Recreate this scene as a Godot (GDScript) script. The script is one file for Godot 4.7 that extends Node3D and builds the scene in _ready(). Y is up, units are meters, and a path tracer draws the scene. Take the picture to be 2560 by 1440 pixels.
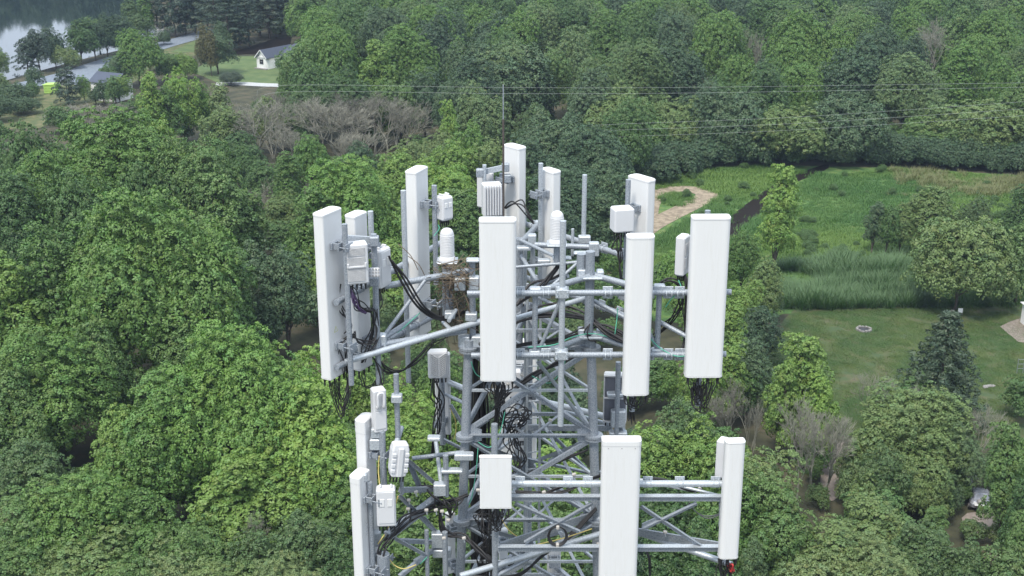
extends Node3D

# ---------------------------------------------------------------- survey: sight lines measured from the photograph to places in metres
const FOCAL := 3300.0
const PITCH := 0.33772
const EYE := 60.0
var sp := sin(PITCH)
var cp := cos(PITCH)
var O := Vector3.ZERO
var M := {}
var taken := {}
var rng := RandomNumberGenerator.new()
var openings: Array[PackedVector2Array] = []

func sight(px: float, py: float) -> Vector3:
	var b := (720.0 - py) / FOCAL
	return Vector3((px - 1280.0) / FOCAL, b * cp - sp, -(cp + b * sp))

func at(px: float, py: float, d: float) -> Vector3:
	var v := sight(px, py)
	return Vector3(0, EYE, 0) + v * (d / -v.z)

func ground(px: float, py: float, y := 0.0) -> Vector3:
	var v := sight(px, py)
	return Vector3(0, EYE, 0) + v * ((y - EYE) / v.y)

func to_photo(p: Vector3) -> Vector2:
	var q := p - Vector3(0, EYE, 0)
	var fw := -q.y * sp - q.z * cp
	return Vector2(1280.0 + FOCAL * q.x / fw, 720.0 - FOCAL * (q.y * cp - q.z * sp) / fw)

# ---------------------------------------------------------------- naming
func numbered(called: String) -> String:
	var n: int = taken.get(called, 0)
	taken[called] = n + 1
	return called if n == 0 else "%s_%03d" % [called, n]

func tag(o: Node3D, label: String, category: String, group := "") -> Node3D:
	o.set_meta("label", label)
	o.set_meta("category", category)
	if group:
		o.set_meta("group", group)
	return o

func thing(called: String, label: String, category: String, where := Vector3.ZERO, turn := 0.0, group := "") -> Node3D:
	var o := Node3D.new()
	o.name = numbered(called)
	add_child(o)
	o.position = where
	o.rotation.y = turn
	O = where
	return tag(o, label, category, group)

func put(called: String, s: SurfaceTool, m: Material, parent: Node) -> MeshInstance3D:
	s.generate_normals()
	var o := MeshInstance3D.new()
	o.mesh = s.commit()
	o.mesh.surface_set_material(0, m)
	o.name = called if parent != self else numbered(called)
	parent.add_child(o, true)
	return o

func put_mesh(called: String, mesh: Mesh, m: Material, parent: Node) -> MeshInstance3D:
	var o := MeshInstance3D.new()
	o.mesh = mesh
	if m:
		o.material_override = m
	o.name = called if parent != self else numbered(called)
	parent.add_child(o, true)
	return o

# ---------------------------------------------------------------- shapes
func begin() -> SurfaceTool:
	var s := SurfaceTool.new()
	s.begin(Mesh.PRIMITIVE_TRIANGLES)
	return s

func tri(s: SurfaceTool, a: Vector3, b: Vector3, c: Vector3) -> void:
	s.add_vertex(a - O)
	s.add_vertex(c - O)
	s.add_vertex(b - O)

func quad(s: SurfaceTool, a: Vector3, b: Vector3, c: Vector3, d: Vector3) -> void:
	tri(s, a, b, c)
	tri(s, a, c, d)

func loft(s: SurfaceTool, rings: Array, smooth := false) -> void:
	s.set_smooth_group(1 if smooth else -1)
	var n: int = rings[0].size()
	for k in rings.size() - 1:
		for i in n:
			quad(s, rings[k][i], rings[k][(i + 1) % n], rings[k + 1][(i + 1) % n], rings[k + 1][i])
	s.set_smooth_group(-1)
	var last: Array = rings[rings.size() - 1]
	for i in range(1, n - 1):
		tri(s, rings[0][0], rings[0][i + 1], rings[0][i])
		tri(s, last[0], last[i], last[i + 1])

func tube(s: SurfaceTool, pts: Array, r: float, sides := 8, r2 := -1.0) -> void:
	var rings := []
	var n := pts.size()
	var ref := Vector3.ZERO
	for k in n:
		var t: Vector3 = (pts[mini(k + 1, n - 1)] - pts[maxi(k - 1, 0)]).normalized()
		if k == 0:
			ref = t.cross(Vector3.UP if absf(t.y) < 0.9 else Vector3.RIGHT).normalized()
		ref = (ref - t * ref.dot(t)).normalized()
		var side := t.cross(ref)
		var rr := r if r2 < 0.0 else lerpf(r, r2, float(k) / (n - 1))
		var ring := []
		for i in sides:
			var a := TAU * i / sides
			ring.append(pts[k] + (ref * cos(a) + side * sin(a)) * rr)
		rings.append(ring)
	loft(s, rings, true)

func beam(s: SurfaceTool, a: Vector3, b: Vector3, w: float, h: float) -> void:
	var t := (b - a).normalized()
	var u := t.cross(Vector3.UP if absf(t.y) < 0.95 else Vector3.RIGHT).normalized()
	var v := t.cross(u)
	var rings := []
	for p in [a, b]:
		rings.append([p + u * w / 2 + v * h / 2, p - u * w / 2 + v * h / 2, p - u * w / 2 - v * h / 2, p + u * w / 2 - v * h / 2])
	loft(s, rings)

func angle_iron(s: SurfaceTool, a: Vector3, b: Vector3, w: float) -> void:
	var t := (b - a).normalized()
	var u := t.cross(Vector3.UP if absf(t.y) < 0.95 else Vector3.RIGHT).normalized()
	var v := t.cross(u)
	beam(s, a + u * w / 2, b + u * w / 2, w, 0.009)
	beam(s, a + v * (w / 2 + 0.005), b + v * (w / 2 + 0.005), 0.009, w)

func rounded(w: float, d: float, r: float, y: float, inset := 0.0, front_r := -1.0) -> Array:
	var out := []
	var hw := w / 2 - inset
	var hd := d / 2 - inset
	var corners := [[1, 1], [-1, 1], [-1, -1], [1, -1]]
	for k in 4:
		var sx: float = corners[k][0]
		var sz: float = corners[k][1]
		var rr: float = front_r if front_r > 0.0 and sz > 0.0 else r
		rr = maxf(0.002, minf(rr, minf(hw, hd)) - inset * 0.3)
		for i in 5:
			var a: float = [0.0, PI / 2, PI, PI * 1.5][k] + PI / 2 * i / 4.0
			out.append(Vector3(sx * (hw - rr) + cos(a) * rr, y, sz * (hd - rr) + sin(a) * rr))
	out.reverse()
	return out

func shift(ring: Array, by: Vector3) -> Array:
	var out := []
	for p in ring:
		out.append(p + by)
	return out

func block(s: SurfaceTool, centre: Vector3, size: Vector3, bevel := 0.006, basis := Basis()) -> void:
	var h := size / 2
	var e := minf(bevel, minf(size.x, minf(size.y, size.z)) * 0.4)
	var rings := []
	for k in 4:
		var y: float = [-h.y, -h.y + e, h.y - e, h.y][k]
		var c: float = [e, 0.0, 0.0, e][k]
		var ring := []
		for q in [[1, 1, 0], [1, 1, 1], [-1, 1, 1], [-1, 1, 0], [-1, -1, 0], [-1, -1, 1], [1, -1, 1], [1, -1, 0]]:
			var x: float = q[0] * (h.x - c)
			var z: float = q[1] * (h.z - c)
			if q[2] == 1:
				x -= q[0] * e
			else:
				z -= q[1] * e
			ring.append(centre + basis * Vector3(x, y, z))
		ring.reverse()
		rings.append(ring)
	loft(s, rings)

func lathe(s: SurfaceTool, base: Vector3, profile: Array, sides := 20) -> void:
	var rings := []
	for p in profile:
		var ring := []
		for i in sides:
			var a := -TAU * i / sides
			ring.append(base + Vector3(cos(a) * p[0], p[1], sin(a) * p[0]))
		rings.append(ring)
	s.set_smooth_group(-1)
	loft(s, rings, false)

func curve(pts: Array, steps := 6) -> Array:
	var out := []
	var n := pts.size()
	for k in n - 1:
		var p0: Vector3 = pts[maxi(k - 1, 0)]
		var p1: Vector3 = pts[k]
		var p2: Vector3 = pts[k + 1]
		var p3: Vector3 = pts[mini(k + 2, n - 1)]
		for i in steps:
			out.append(p1.cubic_interpolate(p2, p0, p3, float(i) / steps))
	out.append(pts[n - 1])
	return out

# ---------------------------------------------------------------- materials
func lin(r: float, g: float, b: float) -> Color:
	return Color(r, g, b).linear_to_srgb()

func mat(key: String, c: Color, rough := 0.6, metal := 0.0) -> StandardMaterial3D:
	var m := StandardMaterial3D.new()
	m.resource_name = key
	m.albedo_color = c
	m.roughness = rough
	m.metallic = metal
	M[key] = m
	return m

func speckle(freq: float, ramp: Array, octaves := 4, seed_ := 1, size := 512) -> NoiseTexture2D:
	var n := FastNoiseLite.new()
	n.noise_type = FastNoiseLite.TYPE_SIMPLEX_SMOOTH
	n.frequency = freq
	n.fractal_octaves = octaves
	n.fractal_gain = 0.6
	n.seed = seed_
	var g := Gradient.new()
	g.offsets = PackedFloat32Array()
	g.colors = PackedColorArray()
	for r in ramp:
		g.add_point(r[0], r[1])
	var t := NoiseTexture2D.new()
	t.width = size
	t.height = size
	t.seamless = true
	t.noise = n
	t.color_ramp = g
	return t

func textured(key: String, tex: Texture2D, scale: Vector3, rough := 0.8, metal := 0.0, world := true) -> StandardMaterial3D:
	var m := mat(key, Color.WHITE, rough, metal)
	m.albedo_texture = tex
	m.uv1_triplanar = true
	m.uv1_world_triplanar = world
	m.uv1_scale = scale
	return m

func materials() -> void:
	textured("steel", speckle(0.03, [[0.2, lin(0.185, 0.21, 0.25)], [0.48, lin(0.29, 0.325, 0.375)], [0.7, lin(0.39, 0.425, 0.475)], [0.9, lin(0.25, 0.235, 0.22)]], 5, 3), Vector3.ONE * 2.2, 0.5, 0.35)
	textured("bright_steel", speckle(0.04, [[0.3, lin(0.37, 0.41, 0.46)], [0.7, lin(0.52, 0.56, 0.61)]], 5, 9, 256), Vector3.ONE * 3.0, 0.42, 0.4)
	textured("radome", speckle(0.02, [[0.3, lin(0.655, 0.662, 0.675)], [0.55, lin(0.668, 0.678, 0.695)], [0.8, lin(0.643, 0.648, 0.655)]], 5, 5), Vector3(1.6, 0.1, 1.6), 0.42)
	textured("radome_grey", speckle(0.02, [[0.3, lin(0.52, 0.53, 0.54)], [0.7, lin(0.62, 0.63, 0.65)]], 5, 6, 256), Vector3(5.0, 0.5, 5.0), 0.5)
	mat("white_paint", lin(0.57, 0.58, 0.61), 0.4)
	mat("grille", lin(0.34, 0.34, 0.36), 0.6)
	mat("dark_fin", lin(0.20, 0.21, 0.25), 0.5, 0.3)
	mat("rubber", lin(0.018, 0.018, 0.022), 0.55)
	mat("grey_cable", lin(0.11, 0.11, 0.12), 0.5)
	mat("green_cable", lin(0.10, 0.42, 0.30), 0.5)
	mat("yellow_cable", lin(0.55, 0.45, 0.16), 0.5)
	mat("purple_tape", lin(0.05, 0.03, 0.085), 0.5)
	mat("red_tape", lin(0.50, 0.05, 0.05), 0.5)
	mat("rod", lin(0.10, 0.085, 0.08), 0.55, 0.4)
	mat("twig", lin(0.17, 0.135, 0.10), 0.9)
	mat("twig_dark", lin(0.08, 0.062, 0.05), 0.9)
	mat("insulator", lin(0.42, 0.40, 0.38), 0.5)
	mat("wire", lin(0.36, 0.39, 0.39), 0.5, 0.2)
	mat("bark", lin(0.085, 0.07, 0.058), 0.95)
	mat("dead_bark", lin(0.24, 0.238, 0.20), 0.95)
	mat("dead_bark_dark", lin(0.165, 0.163, 0.14), 0.95)
	for f in [["bright", 0.142, 0.260, 0.058], ["mid", 0.112, 0.208, 0.047], ["deep", 0.073, 0.146, 0.041], ["blue", 0.052, 0.102, 0.047], ["olive", 0.098, 0.165, 0.055], ["sage", 0.122, 0.190, 0.076], ["pine", 0.055, 0.092, 0.062], ["spruce", 0.034, 0.064, 0.036], ["rust", 0.150, 0.145, 0.06]]:
		for k in 3:
			var g: float = [1.0, 0.78, 1.22][k]
			var y: float = [1.0, 0.94, 1.12][k]
			var m := mat("leaf_" + f[0] + ["", "_dusky", "_fresh"][k], lin(f[1] * g * y, f[2] * g, f[3] * g), 0.55)
			m.vertex_color_use_as_albedo = true
			m.backlight_enabled = true
			m.backlight = lin(f[1] * g * y * 2.0, f[2] * g * 1.7, f[3] * g * 1.4)
	for g in [["grass_blade", 0.082, 0.175, 0.040], ["reed", 0.088, 0.155, 0.066], ["straw", 0.17, 0.185, 0.085]]:
		var m := mat(g[0], lin(g[1], g[2], g[3]), 0.7)
		m.vertex_color_use_as_albedo = true
		m.backlight_enabled = true
		m.backlight = lin(g[1] * 2.5, g[2] * 2.5, g[3] * 2.0)
	textured("forest_floor", speckle(0.012, [[0.25, lin(0.030, 0.032, 0.018)], [0.5, lin(0.050, 0.052, 0.028)], [0.75, lin(0.075, 0.066, 0.042)]], 6, 21), Vector3.ONE * 0.03, 0.95)
	textured("meadow", speckle(0.014, [[0.2, lin(0.042, 0.095, 0.026)], [0.45, lin(0.062, 0.135, 0.034)], [0.62, lin(0.092, 0.165, 0.040)], [0.85, lin(0.125, 0.165, 0.055)]], 6, 22), Vector3.ONE * 0.045, 0.95)
	textured("lawn", speckle(0.012, [[0.2, lin(0.042, 0.074, 0.028)], [0.48, lin(0.056, 0.080, 0.031)], [0.66, lin(0.074, 0.084, 0.038)], [0.9, lin(0.098, 0.088, 0.050)]], 8, 23, 1024), Vector3.ONE * 0.03, 0.95)
	textured("far_lawn", speckle(0.02, [[0.3, lin(0.068, 0.112, 0.040)], [0.7, lin(0.098, 0.140, 0.052)]], 5, 24, 256), Vector3.ONE * 0.03, 0.95)
	textured("dry_verge", speckle(0.02, [[0.3, lin(0.070, 0.095, 0.036)], [0.6, lin(0.105, 0.115, 0.050)], [0.85, lin(0.17, 0.145, 0.08)]], 6, 25), Vector3.ONE * 0.03, 0.95)
	textured("dirt", speckle(0.02, [[0.3, lin(0.19, 0.155, 0.115)], [0.7, lin(0.30, 0.25, 0.19)]], 6, 26, 256), Vector3.ONE * 0.12, 0.95)
	textured("gravel", speckle(0.06, [[0.3, lin(0.19, 0.16, 0.145)], [0.7, lin(0.25, 0.215, 0.195)]], 6, 27), Vector3.ONE * 0.05, 0.95)
	textured("asphalt", speckle(0.05, [[0.3, lin(0.135, 0.165, 0.215)], [0.7, lin(0.185, 0.215, 0.265)]], 5, 28, 256), Vector3.ONE * 0.08, 0.85)
	textured("concrete", speckle(0.03, [[0.3, lin(0.34, 0.36, 0.38)], [0.7, lin(0.44, 0.455, 0.47)]], 5, 29, 256), Vector3.ONE * 0.2, 0.85)
	textured("stone", speckle(0.04, [[0.3, lin(0.13, 0.13, 0.135)], [0.7, lin(0.31, 0.30, 0.285)]], 5, 30, 256), Vector3.ONE * 0.8, 0.9)
	var w := mat("lake_water", lin(0.012, 0.022, 0.026), 0.04)
	w.metallic_specular = 0.62
	w.normal_enabled = true
	var ripple := speckle(0.02, [[0.0, Color.BLACK], [1.0, Color.WHITE]], 3, 40, 512)
	ripple.as_normal_map = true
	ripple.bump_strength = 1.2
	ripple.color_ramp = null
	w.normal_texture = ripple
	w.normal_scale = 0.05
	w.uv1_triplanar = true
	w.uv1_world_triplanar = true
	w.uv1_scale = Vector3.ONE * 0.08
	var cw := mat("creek_water", lin(0.016, 0.013, 0.012), 0.45)
	cw.metallic_specular = 0.1
	mat("siding", lin(0.79, 0.80, 0.82), 0.6)
	mat("slate_roof", lin(0.055, 0.068, 0.105), 0.75)
	mat("dark_glass", lin(0.03, 0.035, 0.045), 0.1)
	mat("shutter", lin(0.025, 0.022, 0.03), 0.6)
	mat("lime", lin(0.36, 0.56, 0.13), 0.55)
	mat("lime_dark", lin(0.24, 0.46, 0.07), 0.55)
	mat("cart_grey", lin(0.30, 0.32, 0.38), 0.35, 0.4)
	mat("stainless", lin(0.42, 0.40, 0.41), 0.38, 0.6)
	mat("sticker", lin(0.55, 0.58, 0.20), 0.5)

# ---------------------------------------------------------------- trees
func leaf_cloud(clumps: Array, per: int, leaf: float, seed_: int, slim := 0.58, wobble := 1.0) -> ArrayMesh:
	rng.seed = seed_
	var v := PackedVector3Array()
	var n := PackedVector3Array()
	var c := PackedColorArray()
	var ix := PackedInt32Array()
	for k in clumps:
		var centre: Vector3 = k[0]
		var r: float = k[1]
		var out: Vector3 = k[2]
		var squash: float = k[3]
		var shade := rng.randf_range(0.82, 1.18)
		var warm := rng.randf_range(-0.12, 0.16)
		for i in per:
			var dir := Vector3(rng.randfn(), rng.randfn(), rng.randfn()).normalized()
			dir = (dir + out * 0.9 + Vector3.UP * 0.55).normalized()
			var p := centre + dir * r * rng.randf_range(0.7, 1.08) * Vector3(1, squash, 1)
			var nn := (dir + Vector3(rng.randfn(), rng.randfn(), rng.randfn()) * 0.40 * wobble + Vector3.UP * 0.15).normalized()
			var t := nn.cross(Vector3(rng.randfn(), rng.randfn(), rng.randfn())).normalized()
			var b := nn.cross(t)
			var l := leaf * rng.randf_range(0.65, 1.3)
			var w := l * slim
			var f := v.size()
			v.append(p - t * l * 0.5)
			v.append(p + b * w * 0.5 + nn * w * 0.12)
			v.append(p + t * l * 0.5 - Vector3.UP * l * 0.12)
			v.append(p - b * w * 0.5 + nn * w * 0.12)
			var sn := (nn + dir * 0.5).normalized()
			var s := shade * rng.randf_range(0.82, 1.2)
			var tint := Color(s * (1.0 + warm * 1.3), s, s * (1.0 - warm))
			for q in 4:
				n.append(sn)
				c.append(tint)
			ix.append_array([f, f + 2, f + 3, f, f + 1, f + 2])
	var a := []
	a.resize(Mesh.ARRAY_MAX)
	a[Mesh.ARRAY_VERTEX] = v
	a[Mesh.ARRAY_NORMAL] = n
	a[Mesh.ARRAY_COLOR] = c
	a[Mesh.ARRAY_INDEX] = ix
	var m := ArrayMesh.new()
	m.add_surface_from_arrays(Mesh.PRIMITIVE_TRIANGLES, a)
	return m

# A crown is a heap of billowing lobes, each covered with sprays of leaves where it is open to the light.
func broadleaf(seed_: int, wide: float, tall: float, base: float, lobes: int, grain: float, leaf: float, per: int, taper := 0.2, slim := 0.58, ragged := 1.0) -> Dictionary:
	rng.seed = seed_
	var mid := Vector3(0, lerpf(base, tall, 0.48), 0)
	var rad := Vector3(wide / 2, (tall - base) * 0.52, wide / 2)
	var lobe := []
	lobes = int(lobes * 1.3)
	for i in lobes:
		var y := 1.0 - 1.62 * (i + 0.35) / lobes
		var a := i * 2.39996 + rng.randf_range(-0.55, 0.55)
		var h := sqrt(maxf(0.0, 1.0 - y * y))
		var dir := Vector3(cos(a) * h, y, sin(a) * h)
		var r := wide * rng.randf_range(0.11, 0.21) * (0.8 if y > 0.4 else 1.0) * (1.0 if lobes < 40 else 0.84)
		var p := dir * (rad - Vector3(r, r * 1.2, r)) * rng.randf_range(0.55, 1.32)
		var yf := clampf((p.y / rad.y + 1.0) / 2.0, 0.0, 1.0)
		p *= Vector3(1.0 - taper * yf, 1, 1.0 - taper * yf)
		lobe.append([mid + p, r, dir, rng.randf_range(1.2, 1.9) + maxf(0.0, y) * 0.35])
	lobe.append([mid, wide * 0.25, Vector3.UP, 1.3])
	var clumps := []
	for k in lobe.size():
		var c: Vector3 = lobe[k][0]
		var r: float = lobe[k][1]
		var stretch: float = lobe[k][3]
		var n := int(6.4 * r * r / (grain * grain)) + 5
		for i in n:
			var y := 1.0 - 1.42 * (i + 0.5) / n
			var a := i * 2.39996 + k
			var h := sqrt(maxf(0.0, 1.0 - y * y))
			var dir := Vector3(cos(a) * h, y, sin(a) * h)
			var p := c + dir * r * Vector3(1, stretch, 1) * rng.randf_range(1.0 - 0.42 * ragged, 1.0 + 0.26 * ragged)
			var buried := false
			for q in lobe.size():
				if q != k and ((p - lobe[q][0]) / Vector3(1, lobe[q][3], 1)).length() < lobe[q][1] * 0.62:
					buried = true
					break
			if buried:
				continue
			clumps.append([p, grain * rng.randf_range(0.6, 1.45), (dir + lobe[k][2] * 0.5).normalized(), rng.randf_range(0.9, 1.4)])
	var s := begin()
	O = Vector3.ZERO
	var r := 0.016 * tall + 0.05
	tube(s, [Vector3.ZERO, Vector3(0.1, base * 0.6, 0.05), Vector3(0, mid.y, 0.1), Vector3(0.1, tall * 0.82, 0)], r, 7, r * 0.2)
	for l in lobe:
		tube(s, [Vector3(0, lerpf(base, mid.y, rng.randf_range(0.1, 0.7)), 0), (mid + l[0]) * 0.5 - Vector3(0, 0.4, 0), l[0]], r * 0.42, 5, r * 0.1)
	var crown := leaf_cloud(clumps, per, leaf, seed_ + 50, slim)
	var box := crown.get_aabb()
	return {"trunk": finish(s), "crown": crown, "w": (box.size.x + box.size.z) * 0.48, "h": box.end.y - 0.3}

func finish(s: SurfaceTool) -> ArrayMesh:
	s.generate_normals()
	return s.commit()

func pine(seed_: int, wide: float, tall: float, base: float) -> Dictionary:
	rng.seed = seed_
	O = Vector3.ZERO
	var s := begin()
	tube(s, [Vector3.ZERO, Vector3(0.1, tall * 0.5, 0), Vector3(0, tall, 0)], 0.012 * tall + 0.05, 7, 0.04)
	var clumps := []
	var y := base
	while y < tall:
		var f := (y - base) / (tall - base)
		var reach := wide / 2 * (1.0 - pow(f, 1.6) * 0.86) * rng.randf_range(0.75, 1.1)
		var count := 5 if f < 0.8 else 3
		var turn := rng.randf() * TAU
		for i in count:
			var a := turn + TAU * i / count + rng.randf_range(-0.3, 0.3)
			var out := Vector3(cos(a), 0.0, sin(a))
			var far := reach * rng.randf_range(0.7, 1.05)
			var tip := Vector3(0, y, 0) + out * far + Vector3.UP * far * rng.randf_range(-0.05, 0.25)
			tube(s, [Vector3(0, y, 0), tip], 0.06, 3, 0.02)
			for q in 3:
				var t := 1.0 - q * 0.28
				clumps.append([Vector3(0, y, 0).lerp(tip, t) + Vector3(rng.randfn() * 0.3, rng.randfn() * 0.15, rng.randfn() * 0.3), rng.randf_range(0.7, 1.15) * (0.6 + 0.4 * t), out, 0.5])
		y += rng.randf_range(0.75, 1.25)
	return {"trunk": finish(s), "crown": leaf_cloud(clumps, 46, 0.42, seed_ + 50, 0.34), "w": wide, "h": tall}

func spruce(seed_: int, wide: float, tall: float) -> Dictionary:
	rng.seed = seed_
	O = Vector3.ZERO
	var s := begin()
	tube(s, [Vector3.ZERO, Vector3(0, tall, 0)], 0.22, 7, 0.03)
	var clumps := []
	var y := 0.6
	while y < tall:
		var f := y / tall
		var reach := wide / 2 * pow(1.0 - f, 0.85) + 0.12
		var count := int(4 + 9 * (1.0 - f))
		var turn := rng.randf() * TAU
		for i in count:
			var a := turn + TAU * i / count + rng.randf_range(-0.2, 0.2)
			var out := Vector3(cos(a), 0, sin(a))
			var far := reach * rng.randf_range(0.78, 1.12)
			for q in 4:
				var t := 1.0 - q * 0.24
				clumps.append([Vector3(0, y - far * t * 0.22, 0) + out * far * t, rng.randf_range(0.32, 0.56), (out - Vector3.UP * 0.5).normalized(), 0.6])
		y += rng.randf_range(0.42, 0.62)
	return {"trunk": finish(s), "crown": leaf_cloud(clumps, 34, 0.26, seed_ + 50, 0.42), "w": wide, "h": tall}

func twigs(s: SurfaceTool, p: Vector3, dir: Vector3, length: float, r: float, deep: int, spread: float) -> void:
	var bend := (dir + Vector3(rng.randfn(), rng.randfn() * 0.5, rng.randfn()) * 0.14).normalized()
	var q := p + dir * length * 0.5
	var e := q + bend * length * 0.5
	tube(s, [p, q, e], maxf(r, 0.012), 3 if r < 0.05 else 6, maxf(r * 0.62, 0.009))
	if deep == 0:
		return
	var count := 3 if deep > 1 else 4
	for i in count:
		var off := bend.cross(Vector3(rng.randfn(), rng.randfn(), rng.randfn())).normalized()
		var d := (bend + off * spread * rng.randf_range(0.5, 1.2) + Vector3.UP * 0.16).normalized()
		twigs(s, q.lerp(e, rng.randf_range(0.1, 1.0)), d, length * rng.randf_range(0.6, 0.86), r * 0.58, deep - 1, spread)

func dead(seed_: int, tall: float, spread: float, stems := 1, deep := 5) -> Dictionary:
	rng.seed = seed_
	O = Vector3.ZERO
	var s := begin()
	for i in stems:
		var a := TAU * i / maxf(1, stems) + rng.randf()
		var lean := Vector3(cos(a), 0, sin(a)) * (0.0 if stems == 1 else 0.35)
		twigs(s, lean * 0.5, (Vector3.UP + lean).normalized(), tall * 0.31, (0.0125 if stems < 4 else 0.007) * tall, deep, spread)
	var m := finish(s)
	var box := m.get_aabb()
	return {"trunk": m, "crown": null, "w": maxf(box.size.x, box.size.z) * 0.85, "h": box.end.y}

var kinds := {}

func make_kinds() -> void:
	kinds["big"] = [broadleaf(11, 13.5, 18, 1.6, 24, 0.62, 0.32, 34, 0.25), broadleaf(12, 12.5, 17, 1.4, 20, 0.55, 0.27, 36, 0.4), broadleaf(13, 14.5, 16.5, 1.4, 28, 0.66, 0.34, 34, 0.12), broadleaf(14, 13.0, 17.5, 1.4, 18, 0.6, 0.30, 34, 0.3), broadleaf(15, 12.5, 18.5, 1.4, 26, 0.58, 0.30, 34, 0.5)]
	kinds["grand"] = [broadleaf(16, 18, 22, 1.8, 36, 0.62, 0.32, 34, 0.4), broadleaf(17, 17, 23, 1.8, 32, 0.6, 0.30, 34, 0.5), broadleaf(18, 19, 20, 1.8, 38, 0.64, 0.33, 34, 0.25)]
	kinds["round"] = [broadleaf(21, 9.0, 13, 0.9, 17, 0.48, 0.27, 32, 0.25), broadleaf(22, 8.5, 12, 0.8, 13, 0.45, 0.24, 34, 0.4), broadleaf(23, 9.5, 12, 0.8, 20, 0.52, 0.29, 32, 0.1), broadleaf(24, 8.0, 13, 0.9, 16, 0.46, 0.26, 32, 0.5), broadleaf(25, 9.0, 12.5, 0.8, 14, 0.5, 0.27, 32, 0.2)]
	kinds["tall"] = [broadleaf(31, 5.6, 15, 0.8, 16, 0.42, 0.27, 30, 0.5), broadleaf(32, 6.2, 14.5, 0.9, 18, 0.44, 0.27, 30, 0.4)]
	kinds["wide"] = [broadleaf(41, 11.5, 9.5, 0.8, 22, 0.52, 0.28, 32, 0.1), broadleaf(42, 10.5, 8.5, 0.7, 18, 0.5, 0.27, 32, 0.15)]
	kinds["small"] = [broadleaf(51, 5.0, 6.0, 0.3, 11, 0.36, 0.22, 26, 0.2), broadleaf(52, 4.6, 5.4, 0.3, 9, 0.36, 0.22, 26, 0.1)]
	kinds["feathery"] = [broadleaf(55, 9.0, 12, 0.8, 18, 0.42, 0.30, 34, 0.2, 0.3, 1.5), broadleaf(56, 10.0, 11, 0.8, 20, 0.42, 0.30, 34, 0.1, 0.3, 1.5)]
	kinds["pine"] = [pine(61, 8.5, 21, 5.0), pine(62, 7.5, 19, 3.5), pine(63, 6.0, 9, 1.0)]
	kinds["spruce"] = [spruce(71, 8.6, 13)]
	kinds["dead"] = [dead(81, 12, 0.62, 1, 6), dead(82, 11, 0.45, 3, 5), dead(83, 13, 0.72, 1, 6), dead(84, 12, 0.5, 2, 6)]
	kinds["thicket"] = [dead(91, 7, 0.5, 9, 4), dead(92, 6, 0.45, 8, 4)]

const TONES := {"b": ["bright", "bright yellow-green"], "m": ["mid", "mid green"], "d": ["deep", "deep green"], "k": ["blue", "dark bluish green"], "o": ["olive", "olive green"], "s": ["sage", "pale sage green"], "p": ["pine", "dark blue-green"], "f": ["spruce", "dark brownish green"], "r": ["rust", "rusty yellow"], "x": ["", "bare grey"]}
const SHAPES := {"grand": "great spreading tree", "big": "large lobed tree", "round": "round-crowned tree", "tall": "narrow upright tree", "wide": "broad low tree", "small": "small bushy tree", "feathery": "soft feathery tree", "pine": "tall pine", "spruce": "conical spruce", "dead": "leafless tree", "thicket": "leafless thicket"}
var planted := []          # [position, half width, node, tone, shape]

func plant(pos: Vector3, w: float, h: float, tone: String, shape := "") -> void:
	rng.seed = int(absf(pos.x * 137.0) + absf(pos.z * 71.0)) + 7
	if shape == "":
		var ratio := w / h
		shape = "tall" if ratio < 0.52 else "wide" if ratio > 1.0 else "grand" if w > 14.6 else "big" if w > 10.8 else "small" if w < 5.4 else "feathery" if tone == "s" else "round"
	var options: Array = kinds[shape]
	var proto: Dictionary = options[rng.randi() % options.size()]
	if shape == "pine" and h < 13.0:
		proto = options[2]
	var o := Node3D.new()
	o.name = numbered({"pine": "pine_tree", "spruce": "spruce_tree", "dead": "bare_tree", "thicket": "bare_thicket"}.get(shape, "broadleaf_tree"))
	add_child(o)
	o.position = pos
	o.rotation = Vector3(rng.randf_range(-0.07, 0.07), rng.randf() * TAU, rng.randf_range(-0.07, 0.07))
	o.scale = Vector3(w / proto.w, h / proto.h, w / proto.w)
	var bark: Material = M["bark"]
	if shape == "dead" or shape == "thicket":
		bark = M["dead_bark"] if rng.randf() < 0.6 else M["dead_bark_dark"]
	put_mesh("branches" if proto.crown == null else "trunk", proto.trunk, bark, o)
	if proto.crown != null:
		put_mesh("crown", proto.crown, M["leaf_" + TONES[tone][0] + ["", "_dusky", "_fresh"][(int(proto.h * 10.0) + tone.length()) % 3 if shape != "grand" else 0]], o)
	planted.append([pos, w / 2, o, tone, shape])

func tree(px: float, top: float, w_px: float, h: float, tone: String, shape := "") -> void:
	var v := sight(px, top)
	var p := Vector3(0, EYE, 0) + v * ((EYE - h) / -v.y)
	var reach := Vector3(p.x, EYE - h * 0.6, p.z).distance_to(Vector3(0, 0, 0))
	reach = Vector3(p.x, h * 0.6 - EYE, p.z).length()
	plant(Vector3(p.x, 0, p.z), w_px * reach / FOCAL * 0.95, h, tone, shape)

func far_tree(t: Array) -> void:
	# these stand at or behind the edge of the far woods
	var v := sight(t[0], t[1])
	var slope := -v.y / -v.z
	rng.seed = int(t[0] * 7 + t[1])
	var d := maxf((EYE - t[3]) / slope, rng.randf_range(240.0, 250.0) if t[0] > 1500 else 232.0)
	var h := EYE - d * slope
	var p := at(t[0], t[1], d)
	plant(Vector3(p.x, 0, -d), t[2] * Vector3(p.x, h * 0.6 - EYE, d).length() / FOCAL * 0.97, h, t[4], t[5] if t.size() > 5 else "")

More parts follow.
